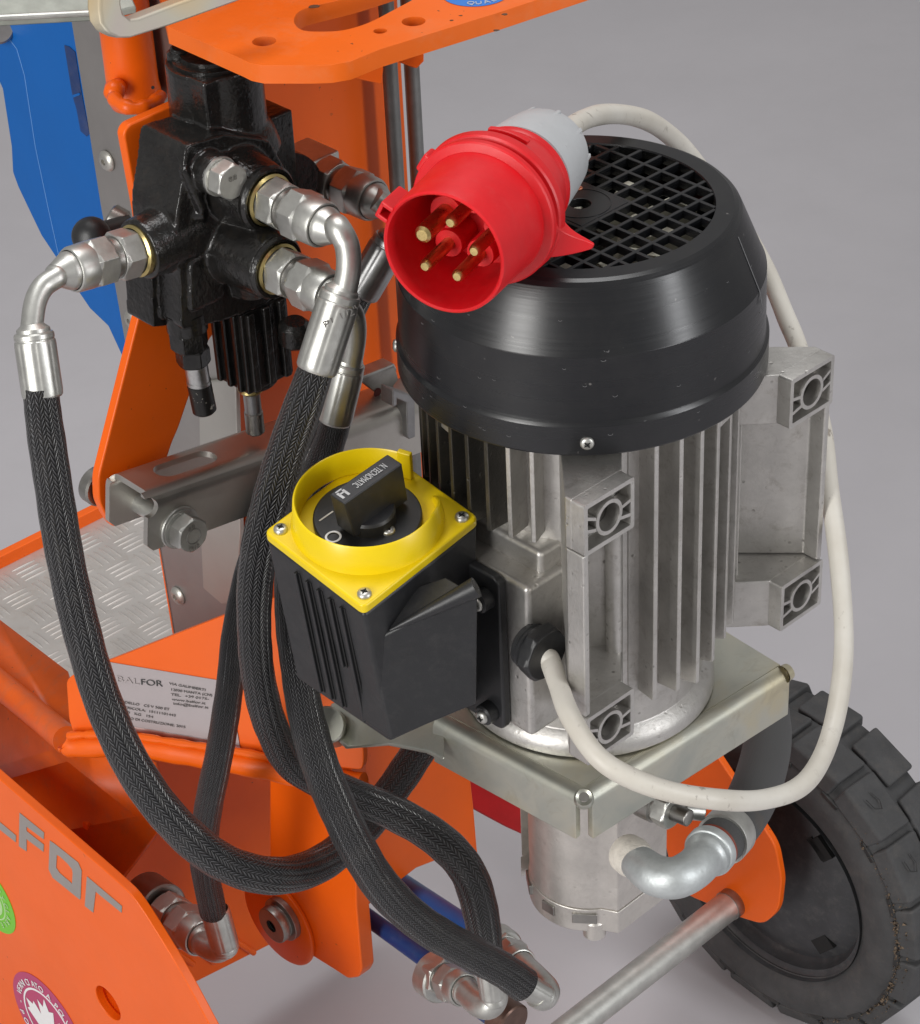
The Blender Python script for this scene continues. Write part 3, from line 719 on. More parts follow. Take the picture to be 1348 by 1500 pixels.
# ------------------------------------------------------------ motor bracket
def make_bracket():
    zt = -.001
    F = onz(862, 1172, zt); Rt = onz(1150, 972, zt)
    u = e1; v = e2
    fe, fv = F.dot(e1), F.dot(e2)
    F0 = onz(856, 1172, zt); R0 = onz(1158, 983, zt); Bk = onz(1068, 928, zt); L0 = onz(632, 1052, zt)
    L1 = onz(455, 1010, zt); 
    print('BR', [tuple(round(c, 4) for c in (p.dot(e1), p.dot(e2))) for p in (F0, R0, Bk, L0, L1)])
    # top sheet with down-turned flanges; slots where the folds meet at the corner
    t = .004; dz = .030
    dr = (R0 - F0).normalized(); dl = (L0 - F0).normalized()
    br = MB()
    nl = len('x')
    inr = ez.cross(dr); inr = inr if inr.dot(dl) > 0 else -inr           # inward normal from the right edge
    inl = ez.cross(dl); inl = inl if inl.dot(dr) > 0 else -inl
    c_ = .0045                                                             # corner relief
    def sweep(A, B, inn, r=.0075, h=dz, tl=t):
        prof = []
        for k in range(7):
            a = PI / 2 * k / 6; prof.append((r - r * math.sin(a), -(r - r * math.cos(a))))        # outer
        prof.append((0, -h)); prof.append((tl, -h))
        for k in range(6, -1, -1):
            a = PI / 2 * k / 6; ri = r - tl; prof.append((r - ri * math.sin(a), -(r - ri * math.cos(a))))
        n = len(prof); V = [A + inn * x + ez * z for x, z in prof] + [B + inn * x + ez * z for x, z in prof]
        Fs = [(i, (i + 1) % n, n + (i + 1) % n, n + i) for i in range(n)] + [tuple(range(n))[::-1], tuple(range(n, 2 * n))]
        return V, Fs
    back = Bk + (Bk - R0) * .35
    tops = [F0 + dr * .0075 + inr * .0075, R0 + inr * .0075, Bk + inr * 0, onz(1000, 880, zt), onz(560, 960, zt), L1 + inl * .0075, L0 + inl * .0075]
    cr = F0 + dr * .0075 * 1.0 + dl * .0075
    b = MB(); b.prism([cr] + tops[1:], ez * -t)
    par = b.obj('motor_bracket', M['galv'], ROOT, label='galvanised folded steel bracket that carries the motor')
    for A, B, inn in ((F0 + dr * c_ * 1.3, R0, inr), (F0 + dl * c_ * 1.3, L0, inl)):
        V, Fs = sweep(A, B, inn); m_ = MB(); m_.add(V, Fs); m_.obj('folded_flange', M['galv'], par, bev=.0005, sharp=50)
    # rounded notch rim at the corner
    nz = MB(); 
    cp = F0 + dr * .004 + dl * .004
    nz.lathe(cp - ez * .004, (ez * .75 - (dr + dl) * .45), [(.0022, -.001), (.0022, .0035), (.0042, .0045), (.0050, .003), (.0052, -.001)], 32); nz.obj('corner_notch', M['galv'], par)
    dk = MB(); dk.lathe(cp - ez * .003, (ez * .75 - (dr + dl) * .45), [(0, .0030), (.0026, .0030)], 24); dk.obj('notch_hole', M['zinc_dark'], par)
    # back return at the right end
    nb = MB(); nb.lathe(R0 + inr * .003 - ez * .003, dr, [(.0022, -.001), (.0022, .002), (.0045, .002), (.0050, -.002)], 24); nb.obj('corner_notch', M['galv'], par)
    # gusset ear that runs back to the column, below the switch box
    e = MB(); g = [onz(640, 1056, zt - .001), onz(684, 1090, -.012), pl(583, 1103, inl, (L0).dot(inl) + .0), D(520, 1095, 1.30), D(482, 1062, 1.315), D(490, 1030, 1.32), D(560, 1010, 1.31)]
    e.prism([D(650, 1036, 1.262), D(652, 1112, 1.246), D(628, 1100, 1.255), D(572, 1089, 1.275), D(510, 1094, 1.30), D(485, 1070, 1.31), D(486, 1030, 1.318), D(560, 1000, 1.31)], (ez * -.6 + e2 * .4).normalized() * .004)
    e.obj('bracket_ear', M['galv'], par, bev=.0008)
    s = MB(); s.cyl(D(478, 1062, 1.300), D(490, 1068, 1.33), .0105, n=32, bev=.001); s.obj('spacer', M['galv'], par)
    return F0, dr, dl, inr, inl
BRK = make_bracket()

# ------------------------------------------------------------ hydraulic pump
def make_pump():
    p = MB(); r = .0335; zb = -.140
    pts = []
    ca = math.radians(42.5)
    # D-shaped section: round to the left, flat faces towards the port
    for k in range(0, 25):
        a = math.radians(150 + 128 * k / 24); pts.append(Vector((r * math.cos(a), r * math.sin(a), zb)))
    pts += [M3(-.0145, -.036, zb), M3(.026, -.036, zb), M3(.026, .034, zb), M3(-.02, .034, zb)]
    p.prism(pts, ez * (.0 - zb - .006)); pu = p.obj('hydraulic_pump', M['alu_pump'], ROOT, bev=.0010, seg=3, label='aluminium gear pump hanging below the bracket')
    c = MB(); pts2 = []
    for q in pts: pts2.append(Vector((q.x * 1.02, q.y * 1.02, zb - .0165)))
    c.prism(pts2, ez * .0165); cp = c.obj('end_plate', M['alu_pump'], pu, bev=.0015, seg=3)
    for i, a in enumerate((185, 225, 262)):
        d = Vector((math.cos(math.radians(a)), math.sin(math.radians(a)), 0))
        b = MB(); b.box(d * .0340 + ez * (zb - .006), d * .0012, ez.cross(d) * (.0045 if i % 2 else .007), ez * .0035); b.obj('recess', M['zinc_dark'], pu, bev=.0005)
    for a in (272,):
        d = Vector((math.cos(math.radians(a)), math.sin(math.radians(a)), 0))
        b = MB(); b.cyl(d * .0290 + ez * (zb - .024), d * .0290 + ez * (zb - .010), .0065, n=24, bev=.0015); b.obj('bolt_boss', M['alu_pump'], pu)
    # white sealing tape, cast elbow, hose stub
    a0 = D(938, 1262, 1.265); 
    E = MB(); path = [D(926, 1256, 1.27), D(940, 1268, 1.262), D(962, 1283, 1.254), D(990, 1286, 1.250), D(1016, 1273, 1.256), D(1034, 1254, 1.266), D(1043, 1244, 1.272)]
    P = spline(path, 8); k = len(P); R_ = []
    for i in range(k):
        t = i / (k - 1)
        R_.append(.0090 + .0020 * min(1, t / .30) if t < .80 else .0110 + .0017 * min(1, (t - .80) / .03))
    E.tube(P, R_, 40); el = E.obj('pipe_elbow', M['castzinc'], ROOT, label='galvanised cast pipe elbow screwed into the pump')
    dE = (P[-1] - P[-6]).normalized(); ce = P[-1] - dE * .0055
    cl_ = MB(); cl_.lathe(ce, dE, [(.0112, 0), (.0136, .0006), (.0141, .0014), (.0141, .0058), (.0134, .0066), (.0105, .0066), (.0105, .003)], 48); cl_.obj('elbow_collar', M['castzinc'], el)
    tp = MB(); tp.tube([D(918, 1250, 1.276), D(927, 1256, 1.270), D(938, 1264, 1.264)], [.0108, .0112, .0098], 32); tp.obj('sealing_tape', M['tape'], el)
    # thick suction hose with clamp
    hp = [D(1046, 1242, 1.274), D(1062, 1226, 1.285), D(1084, 1200, 1.305), D(1105, 1162, 1.335), D(1119, 1118, 1.365), D(1125, 1080, 1.39), D(1122, 1045, 1.41)]
    H = spline(hp, 8); h = MB(); h.tube(H, [px2m(w_, dep(q)) for w_, q in zip(lerpl([35, 36, 37, 37, 36, 35, 35], len(H)), H)], 40)
    ho = h.obj('suction_hose', M['fabric'], ROOT, label='thick grey rubber suction hose curving up from the elbow')
    ln = MB(); q0 = H[0]; d0 = (H[1] - H[0]).normalized(); ln.lathe(q0, d0, [(.0115, -.0005), (.0128, -.0010), (.0131, .0004), (.0134, .001)], 40); ln.obj('hose_lining', M['liner'], ho)
    cA, dA = H[9], (H[11] - H[7]).normalized()
    cl = MB(); cl.lathe(cA, dA, [(.0112, -.0060), (.0122, -.0062), (.0124, .0062), (.0112, .0060)], 48)
    rr = px2m(37.6, dep(cA)); cl = MB(); cl.lathe(cA, dA, [(rr - .001, -.0062), (rr + .0006, -.0064), (rr + .0009, -.0058), (rr + .0009, .0058), (rr + .0006, .0064), (rr - .001, .0062)], 48)
    co = cl.obj('hose_clamp', M['zinc'], ho)
    sp_ = D(1015, 1186, 1.285)
    w1 = MB(); w1.cyl(D(1000, 1187, 1.283), D(1030, 1190, 1.287), .0048, n=20, bev=.0008); w1.obj('clamp_screw', M['zinc'], ho)
    # bolt through the pump mounting
    bt = MB(); bt.cyl(D(940, 1170, 1.275), D(965, 1182, 1.268), .0095, n=28, bev=.001); bt.obj('stud_spacer', M['zinc_dark'], pu)
    b2 = MB(); b2.hexa(D(966, 1180, 1.268), D(988, 1190, 1.262), .0105); b2.obj('stud_nut', M['zinc'], pu, bev=.0004)
    b3 = MB(); A, B = D(985, 1189, 1.262), D(1010, 1199, 1.255); L = (B - A).length; pr = [(0, 0)]
    for i in range(9): pr += [(.0040, L * i / 9), (.0047, L * (i + .5) / 9)]
    pr += [(.0038, L), (0, L)]; b3.lathe(A, B - A, pr, 20); b3.obj('threaded_stud', M['zinc_dark'], pu, sharp=180)
M['castzinc'] = basic('cast_galvanised_iron', (.50, .53, .53), .46, .6, .15, 70, .6, 260, .0004, dust=.15, dustc=(.4, .4, .38)).m
M['tape'] = basic('white_sealing_tape', (.66, .62, .55), .6, 0, .15, 200, .5, 600, .0005).m
M['liner'] = basic('red_brown_liner', (.25, .045, .02), .6, 0, .3, 100, .3).m
make_pump()

# ------------------------------------------------------------ axle, wheel plate, wheel
WC = Vector((.1368, .2208, -.365))
def make_axle():
    a = MB(); a.cyl(WC - e1 * .62, WC - e1 * .002, .0103, n=40); a.obj('axle', M['zinc'], ROOT, label='round zinc plated steel axle at the bottom right')
    g = MB(); g.cyl(WC - e1 * .040, WC - e1 * .010, .0108, n=40); g.obj('axle_collar', M['zinc_dark'], ROOT)
def make_wheel_plate():
    v = (WC - e1 * .034).dot(e1)
    def q(x, y): return pl(x, y, e1, v)
    pts = [q(1045, 1100), q(1136, 1240), q(1145, 1290), q(1140, 1335), q(1118, 1355), q(1085, 1345), q(990, 1305), q(975, 1240), q(975, 1180), q(985, 1120)]
    p = MB(); p.prism(roundpoly(pts, [0, .008, .006, .009, .008, .006, .02, 0, 0, 0]), e1 * .0055)
    p.obj('wheel_plate', M['orange'], ROOT, bev=.0012, label='orange steel plate where the axle passes')
def make_wheel():
    n = e1
    ty = MB(); w_ = .066; R = .1285
    prof = [(.082, .003), (.088, -.001), (.098, -.0035), (.108, -.0030), (.1135, .0005), (.1165, .002), (.1235, .008), (.1250, .033), (.1235, w_ - .008), (.1165, w_ - .002), (.108, w_ + .003), (.098, w_ + .0035), (.088, w_), (.082, w_ - .004)]
    ty.lathe(WC, n, prof, 120)
    wh = ty.obj('wheel', M['tread_rubber'], ROOT, label='black wheel with a chunky dusty tyre', sharp=60)
    X, Y, Z_ = frame_z(n)
    def P(r, a, h): return WC + (X * math.cos(a) + Y * math.sin(a)) * r + n * h
    N = 17
    for i in range(N):
        for side in (0, 1):
            a = 2 * PI * (i + .5 * side) / N; da = 2 * PI / N * (.455 if side == 0 else .40)
            lg = MB()
            if side == 0: h0, h1, hm = -.0005, .0325, .004
            else: h0, h1, hm = w_ + .0005, .0345, w_ - .004
            V = []
            for r in (.1150, .1295):
                rr0 = r if r < .12 else r
                for (aa, hh) in ((a - da, h0 if r < .12 else hm), (a + da * .95, h0 if r < .12 else hm), (a + da * 1.0, h1), (a - da * .95, h1)):
                    V.append(P(rr0 - (.0012 if (hh in (h0, hm) and r > .12) else 0), aa, hh))
            F = [(0, 1, 2, 3), (4, 7, 6, 5), (0, 4, 5, 1), (1, 5, 6, 2), (2, 6, 7, 3), (3, 7, 4, 0)]
            if side: F = [f[::-1] for f in F]
            lg.add(V, F); lo = lg.obj('tread_block', M['tread_rubber'], wh, bev=.0022, seg=2)
            # dished notch in the shoulder of each block
            pw = P(.1293, a, .012) - cC
            if side == 0 and 750 - FPX * pw.dot(cU) / pw.dot(cF) < 1330:
                s_ = MB(); s_.tube([P(.1293, a - da * .35, .0115), P(.1293, a + da * .02, .0130), P(.1293, a + da * .15, .018), P(.1293, a - da * .1, .0205), P(.1293, a - da * .45, .0185)], .0004, 6); s_.obj('tread_mark', M['rubber'], wh)
            if side == 0:
                s_ = MB(); c = P(.1135, a + 2 * PI / N * .5, .0010); rd = (c - WC - n * .001).normalized(); s_.box(c, rd * .0020, n.cross(rd) * .0075, n * .0018); s_.obj('shoulder_groove', M['rubber'], wh, bev=.0008)
    d = MB(); d.lathe(WC, n, [(.0835, -.001), (.0825, .004), (.080, .006), (.0780, .0062), (.0768, .0120), (.0740, .0150), (.068, .0120), (.058, .0085), (.045, .0065), (.030, .004), (.022, .000), (.0105, -.003), (.0, -.003)], 96)
    d.obj('wheel_rim', M['rimplastic'], wh, sharp=40)
    for i in range(5):
        if i < 2:
            p1 = pl(*((1196, 1243), (1208, 1381))[i], n, WC.dot(n) + .0105) - WC; a_ = math.atan2(p1.dot(Y), p1.dot(X)); rr_ = (p1 - n * p1.dot(n)).length
            if i == 0: a1 = a_
            else: st_ = a_ - a1; st_ = (st_ + PI) % (2 * PI) - PI
            a = a_
        else: a = a1 + st_ * i
        c = P(rr_, a, .0096); rd = (P(1, a, 0) - WC).normalized(); tg = n.cross(rd)
        s_ = MB(); s_.box(c, rd * .0056, tg * .0088, n * .0016); s_.obj('rim_slot', M['dark'], wh)
    # dried mud caught on the far shoulder
    rnd = random.Random(3)
    mb = MB()
    for i in range(900):
        a = rnd.uniform(-1.15, .85) - .15; a0 = A_RIGHT + a
        rr = rnd.choice((.1142, .1150, .1165, .121)); hh = rnd.uniform(-.003, .004) + (rr - .114) * .6
        c = P(rr, a0, hh); s = rnd.uniform(.0003, .0015) * (1.25 if abs(a + .3) < .5 else .6) * (1.5 if math.sin(a * 37) > .5 else .8)
        vs = [c + Vector((rnd.uniform(-1, 1), rnd.uniform(-1, 1), rnd.uniform(-1, 1))).normalized() * s for _ in range(5)]
        mb.add(vs, [(0, 1, 2), (0, 2, 3), (0, 3, 1), (4, 2, 1), (4, 3, 2), (4, 1, 3)])
    tag(mb.obj('dried_mud', M['dirt'], wh, weld=False, sharp=180), kind='stuff')
X_, Y_, Zz_ = frame_z(e1)
_rv = -ez * .35 - e2 * .93
A_RIGHT = math.atan2(_rv.dot(Y_), _rv.dot(X_))
M['dirt'] = basic('dried_mud', (.14, .10, .065), .85, 0, .4, 150, .6, 500, .001).m
M['rimplastic'] = basic('black_rim_plastic', (.034, .035, .038), .55, 0, .25, 40, .2, 500, .0004, dust=.15).m
make_axle(); make_wheel_plate(); make_wheel()

# ------------------------------------------------------------ hydraulic fittings, elbows and hoses
M['brassring'] = basic('yellow_zinc_ring', (.52, .42, .18), .32, 1, .1, 100, .1).m
def fitting(A, dirv, parent, s=1.0, ring=True, mat='zinc', ph=.2):
    d = dirv.normalized(); z = M[mat]
    def at(t): return A + d * t * s
    if ring:
        b = MB(); b.lathe(A - d * .001, d, [(0, 0), (.0128 * s, 0), (.0134 * s, .0008), (.0134 * s, .0035 * s), (.0120 * s, .0045 * s)], 40); b.obj('seal_ring', M['brassring'], parent)
    b = MB(); b.hexa(at(.003), at(.0155), .0131 * s, ph=ph); b.obj('hex_adapter', z, parent, bev=.0004)
    b = MB(); b.lathe(A, d, [(.0104 * s, .0150 * s), (.0100 * s, .0165 * s), (.0100 * s, .0195 * s), (.0104 * s, .020 * s)], 32); b.obj('neck', M['zinc_dark'], parent)
    b = MB(); b.hexa(at(.0195), at(.032), .0134 * s, ph=ph + .35); b.obj('hex_nut', z, parent, bev=.0004)
    b = MB(); b.lathe(A, d, [(.0116 * s, .0310 * s), (.0118 * s, .0320 * s), (.0116 * s, .0400 * s), (.0110 * s, .0415 * s), (.0102 * s, .0418 * s), (.0098 * s, .0400 * s)], 40); b.obj('nut_collar', z, parent)
    b = MB(); b.lathe(A, d, [(.0094 * s, .0400 * s), (.0098 * s, .0425 * s), (.0092 * s, .0445 * s), (.0064 * s, .0500 * s), (.0055 * s, .0520 * s)], 40); b.obj('cone', z, parent)
    return at(.051)
def elbow(P, r, parent, mat='zinc'):
    b = MB(); Q = spline(P, 8); b.tube(Q, r, 28); o = b.obj('bent_pipe', M[mat], parent); return Q
def ferrule(A, B, r, parent, mat='zinc', k=8):
    d = (B - A).normalized(); L = (B - A).length; b = MB()
    X, Y, Z_ = frame_z(d); n = 96; prof = [(r * .72, 0), (r * .90, .0003), (r * .96, .0012), (r * .96, L * .10), (r * .93, L * .115), (r * .93, L * .125), (r * .98, L * .14), (r, L * .20), (r, L * .90), (r * .97, L * .97), (r * .90, L)]
    V = []; F = []
    for i_, (rr, h) in enumerate(prof):
        for j in range(n):
            a = 2 * PI * j / n; cr = 1.0
            if L * .13 < h < L * .96: cr = 1 - .030 * abs(math.cos(a * k / 2)) ** 14
            V.append(A + d * h + (X * math.cos(a) + Y * math.sin(a)) * rr * cr)
    for i_ in range(len(prof) - 1):
        for j in range(n): F.append((i_ * n + j, i_ * n + (j + 1) % n, (i_ + 1) * n + (j + 1) % n, (i_ + 1) * n + j))
    b.add(V, F); o = b.obj('ferrule', M[mat], parent, sharp=25)
    s_ = MB(); s_.lathe(A, d, [(r * .50, -.004), (r * .62, -.0030), (r * .80, -.0015), (r * .82, .0005), (r * .5, .0005)], 36); s_.obj('ferrule_shoulder', M[mat], parent)
    return o
def hose(P, mat, label, seg=10):                       # P: (pixel x, pixel y, depth, half width in pixels)
    pts = [D(x, y, t) for x, y, t, w_ in P]; Q = spline(pts, seg); R = lerpl([w_ for *_, w_ in P], len(Q))
    Rm = [px2m(w_, dep(q)) for w_, q in zip(R, Q)]
    for i, q in enumerate(Q):                          # slightly uneven sleeve
        Rm[i] *= 1 + .018 * math.sin(i * .83) * math.sin(i * .31 + 1)
    b = MB(); b.tube(Q, Rm, 40); return b.obj('hydraulic_hose', M[mat], ROOT, label=label, sharp=180)
HA = hose([(59, 565, 1.128, 26), (65, 620, 1.135, 27.5), (78, 710, 1.15, 28), (95, 815, 1.17, 28), (120, 925, 1.195, 28), (152, 1030, 1.215, 28), (196, 1125, 1.23, 28), (255, 1205, 1.245, 28), (325, 1262, 1.265, 28), (400, 1283, 1.29, 28), (468, 1266, 1.33, 27), (530, 1215, 1.37, 26), (580, 1150, 1.395, 25), (620, 1090, 1.41, 25)], 'braid', 'black braided hose hanging in a wide loop from the left port of the valve')
H2 = hose([(470, 520, 1.125, 25), (452, 572, 1.135, 28), (424, 650, 1.155, 29.5), (399, 730, 1.17, 29.5), (381, 800, 1.185, 28), (373, 865, 1.20, 26.5), (373, 935, 1.215, 25), (380, 1000, 1.235, 25), (398, 1066, 1.26, 25), (432, 1122, 1.29, 25), (500, 1158, 1.325, 25), (575, 1190, 1.34, 26), (640, 1228, 1.345, 27), (684, 1275, 1.355, 27), (704, 1335, 1.37, 27), (712, 1395, 1.385, 25)], 'braid', 'thick braided hose from the front ferrule, curving under the switch box')
H3 = hose([(497, 600, 1.20, 22), (484, 645, 1.21, 23), (462, 705, 1.225, 24), (438, 780, 1.235, 25), (428, 850, 1.235, 26), (430, 920, 1.235, 26), (438, 985, 1.235, 26), (449, 1050, 1.24, 27), (467, 1115, 1.245, 28), (493, 1180, 1.255, 28), (525, 1245, 1.27, 28), (565, 1305, 1.29, 28), (620, 1355, 1.31, 27), (685, 1393, 1.33, 26), (735, 1420, 1.345, 26), (768, 1443, 1.355, 26)], 'braid_fine', 'long braided hose crossing over the others down to the blue pipes')
H1 = hose([(540, 400, 1.285, 24), (512, 460, 1.285, 22), (480, 560, 1.285, 21), (440, 650, 1.285, 20), (400, 740, 1.285, 20), (366, 830, 1.285, 20), (346, 920, 1.29, 20), (336, 1010, 1.305, 20.5), (322, 1100, 1.33, 21), (305, 1185, 1.36, 21), (299, 1260, 1.40, 21), (312, 1335, 1.44, 20)], 'braid_fine', 'narrow braided hose dropping behind the loop into the orange base')

# ------------------------------------------------------------ control valve, cast and painted black
def make_valve():
    Pv = D(318, 330, 1.225)
    c = MB()
    F = lambda x, y, v_=.160: pl(x, y, e2, v_)
    c.prism(roundpoly([F(272, 214), F(330, 196), F(395, 205), F(420, 250), F(428, 320), F(428, 420), F(385, 450), F(330, 470), F(266, 486), F(264, 410), F(258, 318), F(268, 260)], .004, 3), e2 * .036)
    c.prism([F(300, 205, .168), F(385, 185, .168), F(392, 250, .168), F(300, 260, .168)], e2 * .030)
    c0_ = D(322, 184, 1.195)
    c.lathe(c0_, ez, [(0, -.012), (.030, -.012), (.0275, -.003), (.0243, .002), (.0238, .036), (0, .036)], 48)
    c.box(c0_ + ez * .018 - e1 * .010 - e2 * .006, e1 * .012, e2 * .014, ez * .018)
    c.cyl(D(230, 214, 1.185), D(300, 190, 1.230), .0098, n=28)
    c.cyl(D(240, 228, 1.190), D(222, 312, 1.188), .0078, .0095, n=20)
    c.box(D(388, 235, 1.245), e1 * .010, e2 * .014, ez * .030)
    # left port boss, two right port bosses and the bulge between them
    pL = D(203, 366, 1.168); c.cyl(pL, pL + e1 * .038, .0156, .0175, n=32)
    pU = D(392, 291, 1.165); c.cyl(pU, pU + e2 * .030, .0165, .0215, n=36); c.cyl(pU + e2 * .015, pU + e2 * .022 - e1 * .008 + ez * .008, .019, .014, n=28)
    pD = D(405, 392, 1.172); c.cyl(pD, pD + e2 * .036, .0165, .0190, n=36)
    c.lathe(F(366, 376, .156), ez, [(0, -.024), (.008, -.021), (.0125, -.012), (.0135, 0), (.0115, .012), (.007, .018), (0, .020)], 32)
    bA = F(322, 258, .150); c.cyl(bA, bA + e2 * .016, .0105, n=24)
    for A, B, r in ((F(268, 246, .166), F(246, 312, .170), .0026), (F(246, 316, .170), F(300, 314, .158), .0030), (F(268, 246, .160), F(296, 308, .158), .0024), (F(330, 285, .158), F(336, 350, .158), .0042), (F(336, 350, .158), F(352, 430, .158), .004), (F(325, 240, .16), F(372, 246, .152), .006)):
        c.cyl(A, B, r, n=14)
    c.prism(roundpoly([F(276, 384), F(322, 360), F(326, 432), F(276, 456)], .003, 3), -e2 * .0022)
    c.prism([F(222, 400, .178), F(330, 372, .178), F(330, 470, .178), F(224, 480, .178)], e2 * .022)
    v = casting(c, 'control_valve', M['black_gloss'], ROOT, .0009, 6, label='black painted cast iron hydraulic control valve')
    # cap details under the orange plate
    b = MB(); b.cyl(D(263, 98, 1.180), D(262, 74, 1.175), .0062, n=32, bev=.0012); b.cyl(D(262, 76, 1.175), D(262, 69, 1.173), .0045, n=32, bev=.001); b.obj('cap_bolt', M['black_gloss'], v)
    b = MB(); b.lathe(c0_ + ez * .033, ez, [(.020, -.004), (.020, .0045), (.016, .005), (.016, .007), (0, .007)], 48); b.obj('cap_lid', M['black_gloss'], v)
    b = MB(); b.hexa(bA - e2 * .001, bA - e2 * .0105, .0098, ph=.3); b.obj('bolt_head', M['zinc'], v, bev=.0004)
    b = MB(); b.cyl(bA + e2 * .002, bA - e2 * .0012, .0100, n=32, bev=.0003); b.obj('washer', M['zinc'], v)
    q = bA - e2 * .0106
    me_dir = (e1 * .9 + ez * .3).normalized()
    place_text('stamped_mark', '8.8', q + e1 * -.0028 + ez * .0014, e1, ez, .0040, M['zinc_dark'], v)
    # ring-shaped lips at the port mouths
    for p, r in ((pU, .0158), (pD, .0152)):
        b = MB(); b.lathe(p - e2 * .0006, -e2, [(r - .0018, .0), (r - .0016, .0010), (r, .0012), (r + .0012, -.0005), (r + .001, -.003)], 48); b.obj('port_lip', M['black_gloss'], v)
    # hex plug and adjusting stud below
    b = MB(); A = D(274, 476, 1.205)
    b.lathe(A + ez * .004, -ez, [(0, -.004), (.0105, -.004), (.0105, .006), (.009, .0065), (0, .0065)], 32); b.obj('plug_base', M['black_gloss'], v)
    b = MB(); b.hexa(A - ez * .002, A - ez * .013, .0100, ph=.2); b.obj('hex_plug', M['black_gloss'], v, bev=.0005)
    b = MB(); b.hexa(A - ez * .0125 + ex * .0012, A - ez * .0225 + ex * .0012, .0090, ph=.5); b.obj('lock_nut', M['black_gloss'], v, bev=.0005)
    s0 = A - ez * .022 + ex * .0020; s1 = s0 - ez * .0115 + ex * .0005; s2 = s0 - ez * .0300 + ex * .0018
    b = MB(); b.cyl(s0, s1, .0060, n=32, bev=.0004); b.cyl(s1 + ez * .0008, s1 - ez * .001, .0063, n=32); b.obj('stud', M['stud'], v)
    b = MB(); b.cyl(s1 - ez * .0006, s2, .0063, n=32, bev=.0010); b.obj('stud_tip', M['chipped'], v)
    # spool cap with ribs
    b = MB(); Sc = D(368, 492, 1.248)
    sg = MB(); sg.box(Sc, e1 * .0155, e2 * .0135, ez * .0240); 
    for k in (-1, 0, 1):
        sg.box(Sc - e2 * .014 + e1 * .0105 * k, e1 * .0024, e2 * .0020, ez * .0232)
    for k in range(-1, 2): sg.box(Sc - e1 * .016 + e2 * .0085 * k, e1 * .002, e2 * .0018, ez * .0232)
    sg.lathe(Sc - ez * .0240, -ez, [(0, -.002), (.0135, -.002), (.0115, .003), (.0100, .0050), (0, .0055)], 36)
    so = sg.obj('spool_cap', M['black_gloss'], v, bev=.0012, seg=2)
    b = MB(); b.cyl(D(432, 470, 1.225), D(432, 505, 1.235), .0085, n=32, bev=.003); b.obj('side_cap', M['black_gloss'], v)
    # spool end: collar and pin resting on the bar
    P0 = D(367, 562, 1.268)
    b = MB(); b.lathe(P0, -ez, [(.0, -.001), (.0075, -.001), (.0075, .001), (.0066, .0016), (.0072, .003), (.0060, .0045), (0, .0045)], 32); b.obj('spool_collar', M['brassring'], v)
    b = MB(); b.cyl(P0 - ez * .003, P0 - ez * .017, .0046, n=28); b.obj('spool_end', M['steel'], v)
    b = MB(); b.cyl(P0 - ez * .0165, P0 - ez * .031, .0051, n=28, bev=.0012); b.obj('spool_pin', M['zinc_dark'], v)
    # black ball knob of the lever behind
    b = MB(); c0 = D(134, 346, 1.225); pr = [(0, -.0098)]
    for i in range(1, 16):
        t = PI * i / 16; pr.append((.0102 * math.sin(t) ** .85, -.0098 * math.cos(t)))
    pr += [(0, .0098)]; b.lathe(c0, (D(165, 335, 1.25) - c0), pr, 40); kb = b.obj('lever_knob', M['black_plastic'], v)
    b = MB(); b.cyl(D(145, 340, 1.235), D(185, 328, 1.26), .0050, n=24); b.obj('lever_stem', M['black_plastic'], v)
    b = MB(); b.cyl(D(160, 318, 1.262), D(182, 330, 1.262), .0080, n=32, bev=.001); b.obj('lever_pivot', M['zinc_dark'], v)
    # fittings -----------------------------------------------------------
    dL = D(103, 396, 1.142) - D(203, 366, 1.168)
    fL = MB(); 
    def carrier(name, p, d, label):
        b = MB(); b.cyl(p - d.normalized() * .006, p + d.normalized() * .004, .0095, n=24); return b.obj(name, M['zinc'], ROOT, label=label)
    cL = carrier('pipe_fitting', pL, dL, 'left plated pipe fitting with elbow into the wide loop hose')
    e_ = fitting(pL, dL, cL, .98, ph=.1)
    elbow([e_ - dL.normalized() * .004, e_, D(84, 405, 1.135), D(64, 419, 1.132), D(52, 442, 1.129), D(47, 475, 1.126), D(47, 490, 1.125)], .0054, cL)
    ferrule(D(49, 486, 1.125), D(63, 582, 1.131), px2m(31, 1.128), cL)
    cU_ = carrier('pipe_fitting', pU, -e2, 'upper right plated fitting, its elbow bending down into the front ferrule')
    e_ = fitting(pU, -e2, cU_, 1.0, ph=.3)
    elbow([e_ + e2 * .004, e_, D(494, 332, 1.118), D(508, 358, 1.117), D(511, 390, 1.117), D(506, 420, 1.118), D(502, 432, 1.119)], .0060, cU_)
    ferrule(D(500, 428, 1.119), D(463, 543, 1.128), px2m(32, 1.122), cU_)
    place_text('stamped_mark', 'P1-1/2"', D(478, 484, 1.124) - cF * px2m(33, 1.1) , (D(482, 520, 1.12) - D(497, 470, 1.12)) * -1 + ex * .03, ez, .0060, M['zinc_dark'], cU_, 1)
    cD = carrier('pipe_fitting', pD, -e2, 'lower right plated fitting half hidden behind the front ferrule')
    e_ = fitting(pD, -e2, cD, .98, ph=.45)
    elbow([e_ + e2 * .004, e_, D(505, 445, 1.155), D(518, 462, 1.165), D(521, 490, 1.175), D(515, 530, 1.185), D(510, 545, 1.187)], .0054, cD)
    ferrule(D(511, 530, 1.187), D(490, 618, 1.20), px2m(26, 1.19), cD)
    # rear fitting with a square elbow block
    bk = MB(); B0 = D(452, 250, 1.285); bk.box(B0, e1 * .012, e2 * .013, ez * .012)
    cB = bk.obj('elbow_fitting', M['zinc'], ROOT, bev=.0015, label='square elbow fitting behind the valve in front of the orange column')
    b = MB(); b.cyl(B0 - e1 * .022, B0, .0115, n=32); b.obj('neck', M['black_gloss'], cB)
